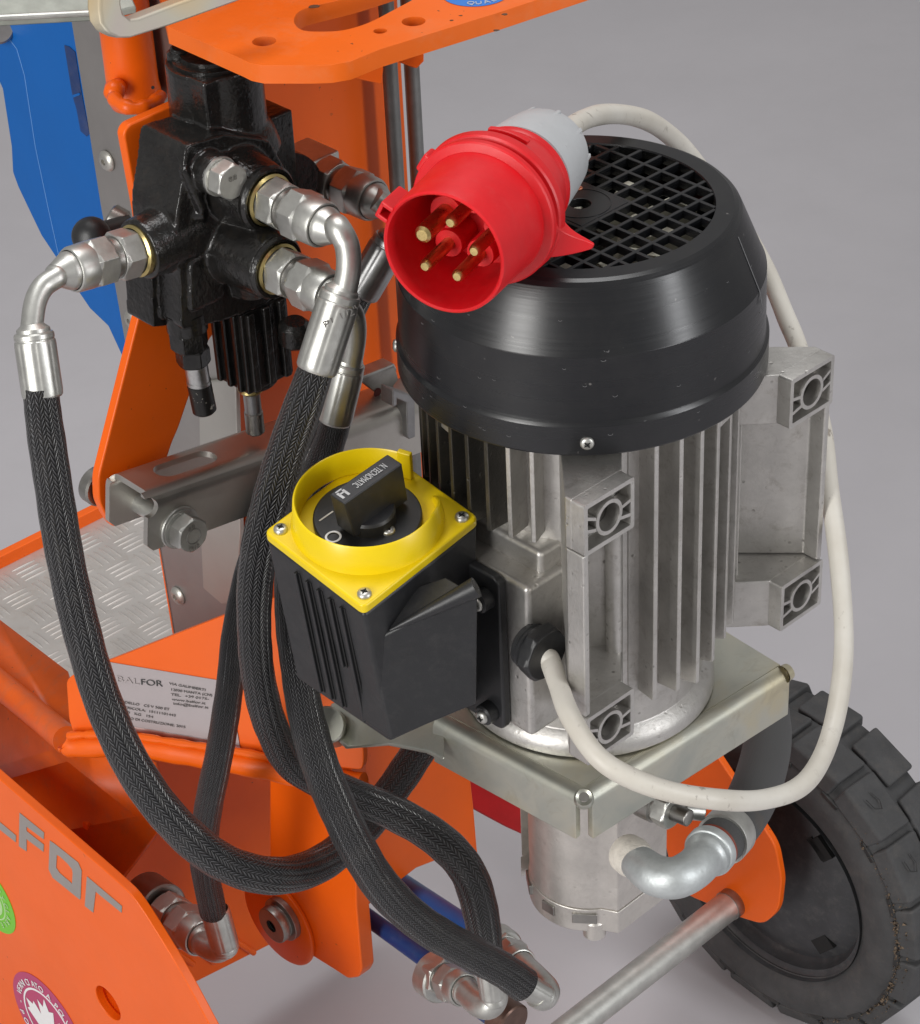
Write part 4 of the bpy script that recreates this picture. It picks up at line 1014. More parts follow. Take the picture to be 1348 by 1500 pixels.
    b = MB(); b.cyl(D(428, 268, 1.262), D(420, 262, 1.285), .016, n=36); b.obj('boss', M['black_gloss'], cB)
    e_ = fitting(D(452, 250, 1.285) - e2 * .0095, -e2, cB, 1.02, ring=False, ph=.2)
    elbow([e_ + e2 * .004, e_, D(552, 292, 1.245), D(572, 305, 1.25), D(582, 325, 1.262), D(578, 345, 1.27), D(566, 362, 1.275)], .0060, cB)
    ferrule(D(574, 350, 1.273), D(528, 430, 1.285), px2m(28, 1.28), cB, 'steel')
    # lower fittings ------------------------------------------------------
    a0 = D(328, 1392, 1.462); 
    cb = MB(); cb.cyl(D(212, 1312, 1.535), D(240, 1332, 1.515), .0165, n=32, bev=.001); c1 = cb.obj('pipe_fitting', M['zinc_dark'], ROOT, label='plated fitting and elbow inside the orange base')
    d1 = D(305, 1382, 1.475) - D(235, 1328, 1.515)
    e_ = fitting(D(238, 1330, 1.515), d1, c1, 1.10, ring=False, mat='zinc')
    elbow([e_ - d1.normalized() * .01, D(300, 1384, 1.472), D(318, 1392, 1.462), D(328, 1385, 1.456), D(328, 1372, 1.453)], .0078, c1)
    ferrule(D(331, 1392, 1.456), D(315, 1333, 1.442), px2m(21.5, 1.45), c1)
    # two elbows on the blue pipes
    cb = MB(); cb.cyl(D(632, 1425, 1.46), D(650, 1437, 1.45), .0150, n=32, bev=.001); c2 = cb.obj('pipe_fitting', M['zinc'], ROOT, label='plated elbow fitting on the lower dark blue pipe')
    d2 = D(705, 1468, 1.41) - D(640, 1430, 1.455)
    e_ = fitting(D(634, 1424, 1.455), d2, c2, .92, ring=False)
    elbow([e_ - d2.normalized() * .006, D(702, 1470, 1.408), D(716, 1473, 1.402), D(724, 1462, 1.40), D(722, 1440, 1.398)], .0082, c2)
    ferrule(D(724, 1470, 1.400), D(712, 1385, 1.386), px2m(20, 1.39), c2)
    cb = MB(); cb.cyl(D(725, 1380, 1.44), D(740, 1392, 1.43), .0125, n=32, bev=.001); c3 = cb.obj('pipe_fitting', M['zinc'], ROOT, label='plated elbow fitting on the upper blue pipe, under the dirty hose end')
    d3 = D(790, 1435, 1.385) - D(732, 1386, 1.435)
    e_ = fitting(D(728, 1383, 1.437), d3, c3, .84, ring=False)
    elbow([e_ - d3.normalized() * .006, D(792, 1440, 1.38), D(801, 1452, 1.372), D(796, 1461, 1.366), D(786, 1456, 1.362)], .0078, c3)
    ferrule(D(802, 1462, 1.366), D(760, 1438, 1.353), px2m(19, 1.36), c3)
    return v
M['stud'] = basic('bare_plated_stud', (.55, .55, .54), .35, 1, .2, 200, .4, 700, .0004).m
def m_chip():
    t = NT('chipped_black_paint'); f = t.noise(150, 4, .7)
    k = t.ramp(f, [(.60, 0.), (.63, 1.)]); t.set(Base_Color=t.mix(k, (.012, .011, .010), (.40, .38, .33)), Roughness=.35, Normal=t.bump(f, .5, .001)); return t.m
M['chipped'] = m_chip()
valve = make_valve()

# ------------------------------------------------------------ flat work: plates placed on machine planes
def plate(name, px, n, v, ext, mat, parent, bev=.0008, label=None, r=0, seg=2):
    pts = [pl(x, y, n, v) for x, y in px]
    if r: pts = roundpoly(pts, r)
    b = MB(); b.prism(pts, ext); return b.obj(name, M[mat], parent, bev=bev, label=label, seg=seg)
M['dullgalv'] = basic('dull_galvanised_sheet', (.26, .27, .24), .55, .6, .2, 40, .15, dust=.2).m
def make_column():
    vA = .245
    corner = pl(325, 560, e2, vA); s1 = corner.dot(e1)
    # orange column, a folded box behind the valve
    right = pl(598, 240, e2, vA).dot(e1)
    z0, z1 = -.16, .60
    c = MB(); c.prism([M3(s1 + .006, vA, z0), M3(right, vA, z0), M3(right, vA + .07, z0), M3(s1 + .006, vA + .07, z0)], ez * (z1 - z0))
    col = c.obj('column', M['orange'], ROOT, bev=.002, label='tall orange steel column behind the valve')
    # the wear strip with rivets
    def sp(x, y): return pl(x, y, e1, s1)
    st = MB(); st.prism([sp(100, 5), sp(125, 160), sp(147, 300), sp(188, 530), sp(233, 803), sp(262, 975), M3(s1, vA + .002, -.17), M3(s1, vA + .002, .60)], e1 * .005)
    so = st.obj('steel_strip', M['strip'], ROOT, bev=.0006, label='bare grey steel guide strip with round rivets')
    s2 = MB(); s2.prism([pl(x, y, e1, s1 - .004) for x, y in ((290, 560), (345, 555), (352, 780), (348, 884), (325, 886), (297, 862), (294, 800))], e1 * .0035); s2.obj('cover_plate', M['strip2'], so, bev=.0012, seg=3)
    for x, y in ((158, 235), (195, 468), (262, 872)):
        p = sp(x, y); b = MB(); b.lathe(p - e1 * .0003, -e1, [(.0062, 0), (.0062, .0008), (.0052, .0022), (.0032, .0030), (.0018, .0030), (.0014, .0012), (0, .0010)], 32); b.obj('rivet', M['strip2'], so)
        b = MB(); b.lathe(p - e1 * .0013, -e1, [(0, 0), (.0014, 0)], 16); b.obj('rivet_hole', M['dark'], so)
    e_ = MB(); e_.prism([sp(231, 795), sp(258, 960), sp(262, 960), sp(235, 795)], e1 * .012); e_.obj('strip_backing', M['orange'], so)
    # blue guard behind the strip
    vb = s1 + .012
    bl = plate('blue_guard', [(-60, -40), (125, -40), (160, 300), (200, 560), (183, 532), (158, 478), (131, 452), (108, 418), (86, 384), (60, 345), (46, 316), (26, 274), (18, 252), (16, 214), (3, 130), (-60, -10)], e1, vb, e1 * .004, 'blue', ROOT, .0012, 'blue sheet steel guard at the upper left')
    b = MB(); P = [pl(x, y, e1, vb) for x, y in ((6, 46), (25, 72), (36, 110), (52, 215), (72, 310), (92, 400))]; b.tube(P, .00035, 6); b.obj('fold_edge', M['bluelight'], bl)
    plate('guard_slot', [(94, 66), (101, 68), (110, 76), (120, 140), (131, 196), (127, 200), (118, 192), (112, 160), (106, 140)], e1, vb - .0004, e1 * .0002, 'darkblue', bl, 0)  # flat dark polygon, the slot's inner shade put in as colour
    plate('slot_lip', [(106, 139), (116, 136), (117, 139), (107, 143)], e1, vb - .0008, e1 * .0003, 'blue', bl, 0)
    b = MB(); b.cyl(pl(-3, 40, e1, vb), pl(-3, 40, e1, vb - .006), .0095, n=32, bev=.001); b.obj('guard_bolt', M['steel'], bl)
    # guide rods
    for x, y, dv, nm in ((583, 290, -.016, 'rear steel guide rod'), (611, 240, .018, 'rear')):
        p = pl(x, y, e2, vA + dv); b = MB(); b.cyl(Vector((p.x, p.y, -.02)), Vector((p.x, p.y, .62)), px2m(11.2, dep(p)), n=32)
        b.obj('guide_rod', M['rod'], ROOT, label='plain steel rod in front of the orange column' if dv < 0 else 'plain steel rod at the right edge of the orange column')
    # orange pipe with its weld
    P0 = D(199, 158, 1.262); b = MB(); rr = px2m(39, 1.25)
    pf = [(rr * .55, -.0032), (rr * .90, -.0020), (rr * 1.00, .0015), (rr * 1.05, .005), (rr * 1.02, .0085), (rr * .99, .011), (rr * .985, .020), (rr * .98, .30), (0, .30)]
    b.lathe(P0 + ez * .004, ez, pf, 64); pi_ = b.obj('orange_tube', M['orange'], ROOT, label='short vertical orange tube with a lumpy weld', sharp=60)
    b = MB(); c = D(168, 132, 1.235); b.lathe(c, (D(160, 140, 1.23) - c), [(0, -.007), (.0045, -.005), (.0058, 0), (.004, .005), (0, .0068)], 24); b.obj('weld_bead', M['orange'], pi_, sharp=90)
    wp = [D(166, 143, 1.222), D(176, 152, 1.215), D(192, 158, 1.212), D(210, 157, 1.215), D(226, 150, 1.222), D(236, 140, 1.23)]
    b = MB(); b.tube(spline(wp, 6), [.0036 + .0004 * math.sin(i * .8) for i in range(len(spline(wp, 6)))], 14); b.obj('weld_bead', M['orange'], pi_, sharp=90)
    b = MB(); b.lathe(D(224, 128, 1.219), -cF, [(0, .0), (.0009, .0)], 12); b.obj('pin_hole', M['dark'], pi_)
    # top plate
    zt = D(322, 184, 1.195).z + .036 + .0175
    q = lambda x, y: onz(x, y, zt)
    pts = [q(245, 38), q(354, 86), q(366, 92), q(385, 96), q(455, 96), q(485, 95), q(513, 90), q(557, 72), q(734, 17), q(900, -38), q(900, -160), q(200, -160)]
    b = MB(); b.prism(pts, ez * -.0092); tp = b.obj('top_plate', M['orange_top'], ROOT, bev=.0008, label='thick orange plate across the top with round holes and a slot')
    cut = MB()
    def circ(x, y, r): c = q(x, y); return [c + Vector((r * math.cos(t * PI / 16), r * math.sin(t * PI / 16), -.02)) for t in range(32)]
    for x, y, r in ((387, 60, 18.5), (557, 45, 10.5), (606, 31, 18.5)): cut.prism(circ(x, y, px2m(r, 1.1)), ez * .04)
    sl = roundpoly([q(428, 30), q(438, 14), q(520, -6), q(640, -45), q(690, -45), q(600, 2), q(540, 34), q(500, 46), q(440, 46)], .008)
    cut.prism([p - ez * .02 for p in sl], ez * .04); boolean(tp, cut)
    b = MB(); b.prism([onz(432, -60, zt - .03), onz(700, -60, zt - .03), onz(600, 60, zt - .03), onz(432, 50, zt - .03)], -ez * .001)
    # round sticker on the plate
    ctr = q(697, -10); rs = px2m(50, dep(ctr)); b = MB(); b.lathe(ctr + ez * .0002, ez, [(0, .0002), (rs, .0002), (rs, 0)], 64); b.obj('round_sticker', M['bluestick'], tp)
    def arc_text(txt, c, r, a0, da, size, X, Y, mat, parent, inward=False, name='lettering'):
        for i, ch in enumerate(txt):
            if ch == ' ': continue
            a = a0 + da * i; rd = X * math.cos(a) + Y * math.sin(a); tg = X.cross(Y).cross(rd)
            up_, xd = (rd, -tg) if not inward else (-rd, tg)
            place_text(name, ch, c + rd * r - xd * size * .3, xd, up_, size, mat, parent)
    arc_text('QUALITY', ctr + ez * .0004, rs * .92, math.radians(-104), math.radians(17), .0050, ex, ey, M['stickgrey'], tp, True)
    arc_text('CERT', ctr + ez * .0004, rs * .55, math.radians(-150), math.radians(26), .0045, ex, ey, M['stickgrey'], tp, True)
    # chipped paint spots on the plate edge
    for x, y, s_ in ((460, 9, 1.6), (727, 33, .7), (739, 21, .8), (662, 30, .45), (675, 23, .45)):
        c = q(x, y) + ez * .0003; c = c - ez * (.004 if y > 31 and x > 700 else 0)
        pts = [c + Vector((math.cos(t), math.sin(t) * .6, 0)) * .0020 * s_ * random.uniform(.6, 1.2) for t in [k * PI / 4 for k in range(8)]]
        b = MB(); b.prism(pts, ez * -.0004); b.obj('paint_chip', M['rust'], tp)
    # small gussets below the plate
    for name, px, dd in (('gusset', [(498, 110), (556, 82), (563, 100), (560, 124)], 1.225), ('gusset', [(576, 88), (622, 70), (622, 90), (611, 101)], 1.25)):
        b = MB(); b.prism([D(x, y, dd) for x, y in px], e2 * .006); b.obj(name, M['orange'], tp, bev=.0008)
    # galvanised lid and the bent flat bar at the very top left
    b = MB(); b.prism([D(-70, -60, 1.17), D(170, -60, 1.17), D(200, 10, 1.16), D(152, 21, 1.16), D(-70, 33, 1.15)], (ez * -1).normalized() * .0035); gl = b.obj('galvanised_tray', M['dullgalv'], ROOT, bev=.0010, label='edge of a galvanised steel tray at the top left corner')
    b = MB(); b.tube([D(-70, 29, 1.149), D(150, 18, 1.159)], .0016, 10); b.obj('tray_lip', M['zinc'], gl)
    out = [(147, -40), (147, 14), (150, 34), (160, 49), (175, 56), (192, 56), (250, 38), (345, 4), (420, -24), (405, -44), (330, -20), (262, 4), (204, 26), (192, 28), (182, 20), (179, 6), (179, -40)]
    b = MB(); b.prism([D(x, y, 1.085 + (x - 147) * .00016) for x, y in out], (e2 * .9 - ez * .0 - e1 * .3).normalized() * .008); b.obj('bent_bar', M['galv_y'], ROOT, bev=.0016, seg=3, label='bent yellow-zinc flat bar hooked over the top left')
M['strip2'] = basic('pale_zinc_sheet', (.50, .49, .45), .42, .9, .05, 20, .05, 700, .0002).m
M['bluelight'] = basic('light_blue_edge', (.10, .25, .55), .5, 0, 0, 10, 0).m
M['rod'] = basic('dull_steel_rod', (.20, .205, .20), .48, .6, .2, 50, .1, 500, .0002, dust=.3, dustc=(.16, .14, .12)).m
M['orange_top'] = basic('dusty_orange_paint', (.76, .135, .010), .40, 0, .05, 14, .10, 160, .0003, dust=.35, dustc=(.60, .27, .14), speck=.8, spec=.35).m
M['bluestick'] = basic('blue_sticker', (.03, .19, .62), .4, 0, 0, 10, 0).m
M['stickgrey'] = basic('pale_grey_print', (.42, .47, .52), .5, 0, 0, 10, 0).m
M['rust'] = basic('chipped_rusty_spot', (.10, .045, .02), .7, 0, .3, 200, .2).m
def m_galvy():
    t = NT('yellow_zinc_bar'); f = t.noise(9, 3, .5, dist=.6)
    c = t.ramp(f, [(.35, (.34, .25, .30)), (.46, (.36, .34, .28)), (.55, (.46, .32, .14)), (.7, (.38, .36, .30))])
    t.set(Base_Color=c, Metallic=.6, Roughness=.55, Normal=t.bump(t.noise(500, 3), .1, .0003)); return t.m
M['galv_y'] = m_galvy()
make_column()

def make_bar():
    A = D(217, 728, 1.225); cb = A.dot(e2)
    B = pl(612, 590, e2, cb)
    u = (B - A).normalized(); w_ = e2; nu = u.cross(w_); nu = nu if nu.z > 0 else -nu
    L = (B - A).length + .02; W = .036; H = .0330; t = .0034; r = .0085
    prof = []
    prof.append((0, -H))
    for k in range(7): a = PI / 2 * k / 6; prof.append((r - r * math.cos(a), -r + r * math.sin(a)))
    for k in range(7): a = PI / 2 * k / 6; prof.append((W - r + r * math.sin(a), -r + r * math.cos(a)))
    prof.append((W, -H)); prof.append((W - t, -H))
    for k in range(7): a = PI / 2 * k / 6; ri = r - t; prof.append((W - r + ri * math.cos(a), -r + ri * math.sin(a)))
    for k in range(7): a = PI / 2 * k / 6; ri = r - t; prof.append((r - ri * math.sin(a), -r + ri * math.cos(a)))
    prof.append((t, -H)); n = len(prof)
    V = []
    for s_ in (0, L):
        for x, z in prof: V.append(A + u * s_ + w_ * x + nu * z)
    F = [(i, (i + 1) % n, n + (i + 1) % n, n + i) for i in range(n)] + [tuple(range(n))[::-1], tuple(range(n, 2 * n))]
    b = MB(); b.add(V, F); bar = b.obj('lever_bar', M['barsteel'], ROOT, bev=.0005, label='folded zinc steel channel bar bolted across under the valve')
    bm = bmesh.new(); bm.from_mesh(bar.data); bmesh.ops.recalc_face_normals(bm, faces=bm.faces); bm.to_mesh(bar.data); bm.free()
    # long slot in the top, clipped top corners at the open end
    cut = MB(); c0 = A + w_ * W * .50
    s0, s1 = .019, .058; rr = .0072; pts = []
    for k in range(13): a = PI / 2 + PI * k / 12; pts.append(c0 + u * (s0 + rr + rr * math.cos(a)) + w_ * rr * math.sin(a) - nu * .004)
    for k in range(13): a = -PI / 2 + PI * k / 12; pts.append(c0 + u * (s1 - rr + rr * math.cos(a)) + w_ * rr * math.sin(a) - nu * .004)
    cut.prism(pts, nu * .008)
    boolean(bar, cut)
    cut = MB(); cc = A + u * .0015 - nu * .0075
    cut.prism([cc + u * (.0052 * math.cos(t_)) + nu * (.0052 * math.sin(t_)) - w_ * .004 for t_ in [k * PI / 10 for k in range(20)]], w_ * .0125); boolean(bar, cut)
    for wo in (-.002, W - t - .002):
        cut = MB(); cc = A + w_ * wo
        cut.prism([cc - u * .002 - nu * (H - .006), cc - u * .002 - nu * (H + .003), cc + u * .007 - nu * (H + .003)], w_ * (t + .004)); boolean(bar, cut)
    # tips of the flanges stand proud of the top sheet
    cut = MB(); cut.prism([A - u * .002 - nu * .004 + w_ * .006, A + u * .003 - nu * .004 + w_ * .006, A + u * .003 - nu * .004 + w_ * (W - .004), A - u * .002 - nu * .004 + w_ * (W + .004)], nu * .008); boolean(bar, cut)
    # flange bolt through the open end
    bc = pl(262, 772, e2, cb)
    b = MB(); b.cyl(bc + e2 * .035, bc, .0058, n=32); b.obj('bolt_shank', M['zinc'], bar)
    b = MB(); b.lathe(bc, -e2, [(0, 0), (.0120, 0), (.0122, .0008), (.0118, .0016), (.0108, .0018), (.0108, .0030), (.0100, .0032), (0, .0032)], 48); b.obj('washer', M['zinc'], bar)
    b = MB(); b.hexa(bc - e2 * .003, bc - e2 * .0125, .0104, ph=.35); b.obj('bolt_head', M['zinc'], bar, bev=.0004)
    b = MB(); b.lathe(bc - e2 * .0126, -e2, [(.0040, 0), (.0042, .0002), (.0046, .0002), (.0048, 0)], 32); b.obj('head_ring', M['zinc_dark'], bar)
    place_text('stamped_mark', '8.8', bc - e2 * .0127 - e1 * .0035 + ez * .0050, e1, ez, .0038, M['zinc_dark'], bar)
    place_text('stamped_mark', 'M12', bc - e2 * .0127 - e1 * .0042 - ez * .0078, e1, ez, .0038, M['zinc_dark'], bar)
    b = MB(); rcx = pl(150, 716, e2, cb + W + .012); b.cyl(rcx, rcx + e2 * .008, .0105, n=32, bev=.001); b.obj('bolt_head', M['zinc_dark'], bar, bev=0)
    # orange side gusset behind the bar
    vg = cb + W + .0040
    pts = [(181, 196), (188, 183), (262, 150), (330, 150), (330, 470), (305, 500), (262, 628), (253, 648), (230, 720), (168, 775), (156, 758), (145, 735), (144, 700), (213, 425), (204, 320)]
    plate('side_gusset', pts, e2, vg, e2 * .0062, 'orange', ROOT, .0012, 'orange side plate between the valve and the bar', r=.004, seg=3)
    # clevis pieces at the far end, left of the motor
    def eb(x, y, dv=0): return pl(x, y, e2, cb + .020 + dv)
    k = MB(); k.prism([eb(526, 556), eb(578, 534), eb(584, 556), eb(577, 565), eb(576, 592), eb(566, 600), eb(558, 580), eb(548, 573)], e2 * .004); kp = k.obj('clevis_plate', M['zinc_dark'], bar, bev=.0006)
    k = MB(); c_ = eb(553, 575, -.0003); k.lathe(c_, -e2, [(0, 0), (.0028, 0)], 24); k.obj('clevis_hole', M['holered'], bar)
    k = MB(); k.prism([eb(522, 555), eb(578, 533), eb(581, 540), eb(581, 545), eb(578, 539), eb(523, 560)], e2 * .010); k.obj('clevis_top', M['zinc'], bar, bev=.0006)
    def ef(x, y, dv=0): return pl(x, y, e1, B.dot(e1) - .012 + dv)
    k = MB(); k.prism([pl(x, y, e2, cb - .004) for x, y in ((576, 571), (598, 578), (608, 582), (609, 640), (600, 644), (597, 640), (596, 590), (582, 584), (582, 594), (576, 596))], e2 * .010); k.obj('clevis_fork', M['steel'], bar, bev=.0007)
M['barsteel'] = basic('folded_zinc_sheet', (.54, .52, .48), .42, 1, .07, 18, .06, 600, .0002, rv=.1, dust=.2, dustc=(.25, .22, .2)).m
M['holered'] = basic('dark_red_shade', (.12, .008, .006), .5, 0).m
make_bar()

# ------------------------------------------------------------ base frame
def make_base():
    base_o = None
    # nameplate panel, leaning back
    A, B, C = D(110, 1085, 1.45), D(400, 1125, 1.40), D(330, 905, 1.385)
    n = (B - A).cross(C - A).normalized(); n = n if n.dot(cF) < 0 else -n
    vn = n.dot(A)
    P = lambda x, y, d=0: pl(x, y, n, vn + d)
    pts = [P(97, 998), P(104, 990), P(155, 969), P(328, 901), P(400, 875), P(520, 880), P(533, 1110), P(531, 1128), P(470, 1122), P(395, 1106), P(200, 1075), P(112, 1086), P(101, 1055)]
    b = MB(); b.prism(roundpoly(pts, .003, 3), n * -.006); base = b.obj('base_frame', M['orange'], ROOT, bev=.0015, seg=3, label='orange base frame with the silver nameplate')
    # rounded lower fold of the panel and the long fold of the side member
    fold = [P(100, 1088, .001), P(112, 1092, .001), P(200, 1092, .001), P(300, 1108, .001), P(395, 1125, .001), P(470, 1142, .001), P(532, 1150, .001)]
    q = spline(fold, 5); b = MB(); b.tube(q, [.0075 + .0004 * math.sin(i * 2.1) for i in range(len(q))], 20); b.obj('lower_fold', M['orange'], base)
    wl = [P(100, 1078, .006), P(140, 1076, .006), P(200, 1079, .0062), P(260, 1088, .006), P(330, 1098, .0062), P(400, 1110, .006), P(450, 1118, .006)]
    q = spline(wl, 8); b = MB(); b.tube(q, [.0024 + .0003 * math.sin(i * 1.1) + .0002 * math.sin(i * 2.3) for i in range(len(q))], 10); b.obj('weld_bead', M['orange'], base)
    fold2 = [D(-60, 955, 1.60), D(0, 1003, 1.575), D(60, 1052, 1.535), D(98, 1084, 1.488)]
    b = MB(); b.tube(spline(fold2, 5), .0090, 20); b.obj('side_fold', M['orange_worn'], base)
    # upper and lower skins of the side member
    b = MB(); b.add([D(-60, 862, 1.68), D(0, 908, 1.65), D(100, 984, 1.56), D(103, 1080, 1.50), D(60, 1046, 1.54), D(0, 997, 1.58), D(-60, 950, 1.605)], [tuple(range(7))])
    solid(b, 'side_member_top', M['orange_worn'], base, .005)
    b = MB(); b.add([D(-60, 970, 1.60), D(0, 1012, 1.58), D(98, 1092, 1.51), D(190, 1100, 1.475), D(225, 1118, 1.478), D(240, 1205, 1.495), D(160, 1310, 1.50), D(60, 1240, 1.56), D(0, 1190, 1.60), D(-60, 1140, 1.62)], [tuple(range(10))])
    solid(b, 'side_member_face', M['orange_worn'], base, .004)
    vs = D(205, 1325, 1.40).dot(e1)
    # rear wall of the box, ending at the floor gap, with two pressed ribs
    vr = D(350, 1400, 1.70).dot(e2)
    R = lambda x, y, d=0: pl(x, y, e2, vr + d)
    b = MB(); b.prism([R(192, 1098), R(545, 1000), R(545, 1300), R(432, 1366), R(275, 1445), R(150, 1500), R(128, 1210)], e2 * .006); b.obj('rear_wall', M['orange'], base, bev=.001)
    for pts in (((243, 1384), (283, 1412)), ((286, 1388), (315, 1410)), ((335, 1372), (372, 1396))):
        p0, p1 = R(*pts[0], -.002), R(*pts[1], -.002); b = MB(); b.tube([p0, p1], .0022, 10); b.obj('pressed_rib', M['orange'], base)
    # cross plate with the bushing (right wall) and the leg
    vx = D(420, 1340, 1.55).dot(e1)
    X = lambda x, y, d=0: pl(x, y, e1, vx + d)
    pts = [X(395, 1100), X(515, 1100), X(519, 1200), X(522, 1330), X(530, 1422), X(525, 1432), X(510, 1434), X(495, 1424), X(450, 1396), X(435, 1388), X(400, 1360), X(395, 1250)]
    b = MB(); b.prism(roundpoly(pts, .002, 2), e1 * .011); b.obj('leg_plate', M['orange'], base, bev=.0015, seg=3)
    b = MB(); b.lathe(X(412, 1345), -e1, [(0, .0), (.034, .0), (.034, .003), (.031, .004), (0, .004)], 48); b.obj('boss_plate', M['orange'], base, bev=.001)
    cB = X(418, 1343, -.004)
    b = MB(); b.lathe(cB, -e1, [(.0045, .012), (.0125, .012), (.0130, .0105), (.0130, .0070), (.0115, .0068), (.0115, .0045), (.0155, .0043), (.0155, 0), (0, 0)], 40); b.obj('bushing', M['zinc_dark'], base, bev=.0004)
    b = MB(); b.lathe(cB - e1 * .0118, -e1, [(0, -.003), (.0046, -.003)], 24); b.obj('bushing_hole', M['dark'], base)
    # lower part of the column under the bracket
    vc = D(600, 1200, 1.52).dot(e2)
    K = lambda x, y, d=0: pl(x, y, e2, vc + d)
    pts = [K(505, 1085), K(600, 1080), K(690, 1145), K(694, 1180), K(699, 1240), K(704, 1283), K(692, 1266), K(688, 1236), K(682, 1229), K(668, 1234), K(662, 1252), K(610, 1272), K(545, 1322), K(533, 1333)]
    b = MB(); b.prism(pts, e2 * .006); b.obj('column_foot', M['orange'], base, bev=.001)
    b = MB(); b.prism([K(500, 1085, -.002), K(529, 1085, -.002), K(533, 1336, -.002), K(508, 1336, -.002)], e2 * .008); b.obj('corner_post', M['orange'], base, bev=.001)
    b = MB(); b.prism([D(x, y, 1.66) for x, y in ((680, 1140), (700, 1146), (785, 1195), (785, 1232), (745, 1214), (715, 1198), (690, 1184))], e2 * .006); b.obj('red_guard', M['redpaint'], base, bev=.002)
    # side plate with the lettering
    vs = D(205, 1325, 1.40).dot(e1)
    S = lambda x, y, d=0: pl(x, y, e1, vs + d)
    pts = [S(-120, 1035), S(0, 1142), S(160, 1281), S(192, 1310), S(210, 1335), S(262, 1418), S(330, 1545), S(330, 1700), S(-120, 1700)]
    b = MB(); b.prism(roundpoly(pts, [0, 0, .01, .008, .008, .02, 0, 0, 0], 4), e1 * .0060); sd = b.obj('side_plate', M['orange'], base, bev=.0008, seg=2)
    hc = S(158, 1470); cut = MB(); cut.prism([hc - e1 * .01 + e2 * .0125 * math.cos(t) + ez * .0125 * math.sin(t) for t in [k * PI / 16 for k in range(32)]], e1 * .02); boolean(sd, cut)
    hb = MB(); hb.lathe(hc + e1 * .006, e1, [(0, .010), (.0135, .010), (.0135, .0)], 32); hb.obj('hole_backing', M['orange'], base)
    def Z1(zx, zy): return S(zx / 4.287, 1150 + zy / 4.287, -.0004)
    def glyph(outs):
        for o in outs:
            b = MB(); b.prism([Z1(*p) for p in o], e1 * .0003); b.obj('lettering', M['grey_ink'], base)
    glyph([[(-30, 205), (0, 235), (100, 318), (98, 360), (-30, 258)],
           [(122, 175), (276, 300), (274, 342), (166, 262), (166, 417), (118, 385)], [(166, 290), (274, 375), (272, 420), (166, 340)],
           [(312, 350), (345, 372), (440, 448), (375, 448), (356, 440), (352, 520), (375, 555), (440, 610), (500, 720), (330, 582), (305, 530)],
           [(440, 448), (490, 488), (512, 540), (505, 715), (500, 720), (440, 610), (452, 622), (456, 555), (452, 530), (425, 495), (375, 448)],
           [(545, 575), (765, 762), (763, 803), (600, 670), (585, 802), (532, 760)]])
    # round stickers
    ctr = S(97, 1490, -.0003); Rr = (S(20, 1455) - ctr).length
    cz = S(70, 1475, -.0003)
    ctr = S(72, 1500, -.0003); Rr = .040
    def disc(c, r0, r1, mat, name, d=0.0):
        b = MB(); b.lathe(c, -e1, [(r0, .0001 + d), (r1, .0001 + d), (r1, -.0002 + d)] if r0 else [(0, .0001 + d), (r1, .0001 + d), (r1, -.0002 + d)], 64); return b.obj(name, M[mat], base)
    disc(ctr, 0, Rr, 'magenta', 'round_sticker'); disc(ctr, Rr * .66, Rr * .70, 'white_ink', 'sticker_ring', .0002)
    Xs, Ys = -e2, ez
    leaf = [(0, .58), (.08, .34), (.22, .42), (.18, .10), (.36, .28), (.40, .18), (.58, .20), (.52, .02), (.60, -.04), (.30, -.26), (.33, -.36), (.04, -.32), (.03, -.60), (-.03, -.60), (-.04, -.32), (-.33, -.36), (-.30, -.26), (-.60, -.04), (-.52, .02), (-.58, .20), (-.40, .18), (-.36, .28), (-.18, .10), (-.22, .42), (-.08, .34)]
    b = MB(); b.prism([ctr - e1 * .0003 + Xs * x * Rr * 1.02 + Ys * y * Rr * 1.02 for x, y in leaf], -e1 * .0001); b.obj('leaf_emblem', M['white_ink'], base)
    def arc2(txt, c, r, a0, da, size, inward=False):
        for i, ch in enumerate(txt):
            if ch == ' ': continue
            a = a0 + da * i; rd = Xs * math.cos(a) + Ys * math.sin(a); tg = Xs.cross(Ys).cross(rd)
            up_, xd = (rd, -tg) if not inward else (-rd, tg)
            place_text('lettering', ch, c + rd * r - xd * size * .3 - e1 * .0002, xd, up_, size, M['white_ink'], base)
    arc2('- VERNICIATO A POLVERE -', ctr, Rr * .75, math.radians(180), math.radians(-7.9), .0072)
    arc2('POWDERPAINTED', ctr, Rr * .93, math.radians(200), math.radians(10.5), .0072, True)
    cg = S(-16, 1312, -.0003); disc(cg, 0, .0290, 'green', 'round_sticker')
    disc(cg, .0175, .0185, 'palegreen', 'sticker_ring', .0002); disc(cg, 0, .0150, 'palegreen', 'sticker_centre', .0002)
    def arc3(txt, c, r, a0, da, size):
        for i, ch in enumerate(txt):
            a = a0 + da * i; rd = Xs * math.cos(a) + Ys * math.sin(a); tg = Xs.cross(Ys).cross(rd)
            place_text('lettering', ch, c + rd * r + tg * size * .3 - e1 * .0002, -tg, rd, size, M['palegreen'], base)
    arc3('RECYCLABLE', cg, .0200, math.radians(75), math.radians(-15), .0060)
    # nameplate
    O = lambda x, y: P(x, y, .0004)
    b = MB(); b.prism([O(120, 963), O(330, 998), O(338, 1010), O(352, 1096), O(348, 1099), O(180, 1066), O(140, 1060)], n * .0003); np_ = b.obj('nameplate', M['label'], base)
    b = MB(); b.prism([P(150, 1056, .0009), P(352, 1092, .0009), P(352, 1098, .0009), P(150, 1063, .0009)], n * .0002); b.obj('nameplate_edge', M['labelw'], base)
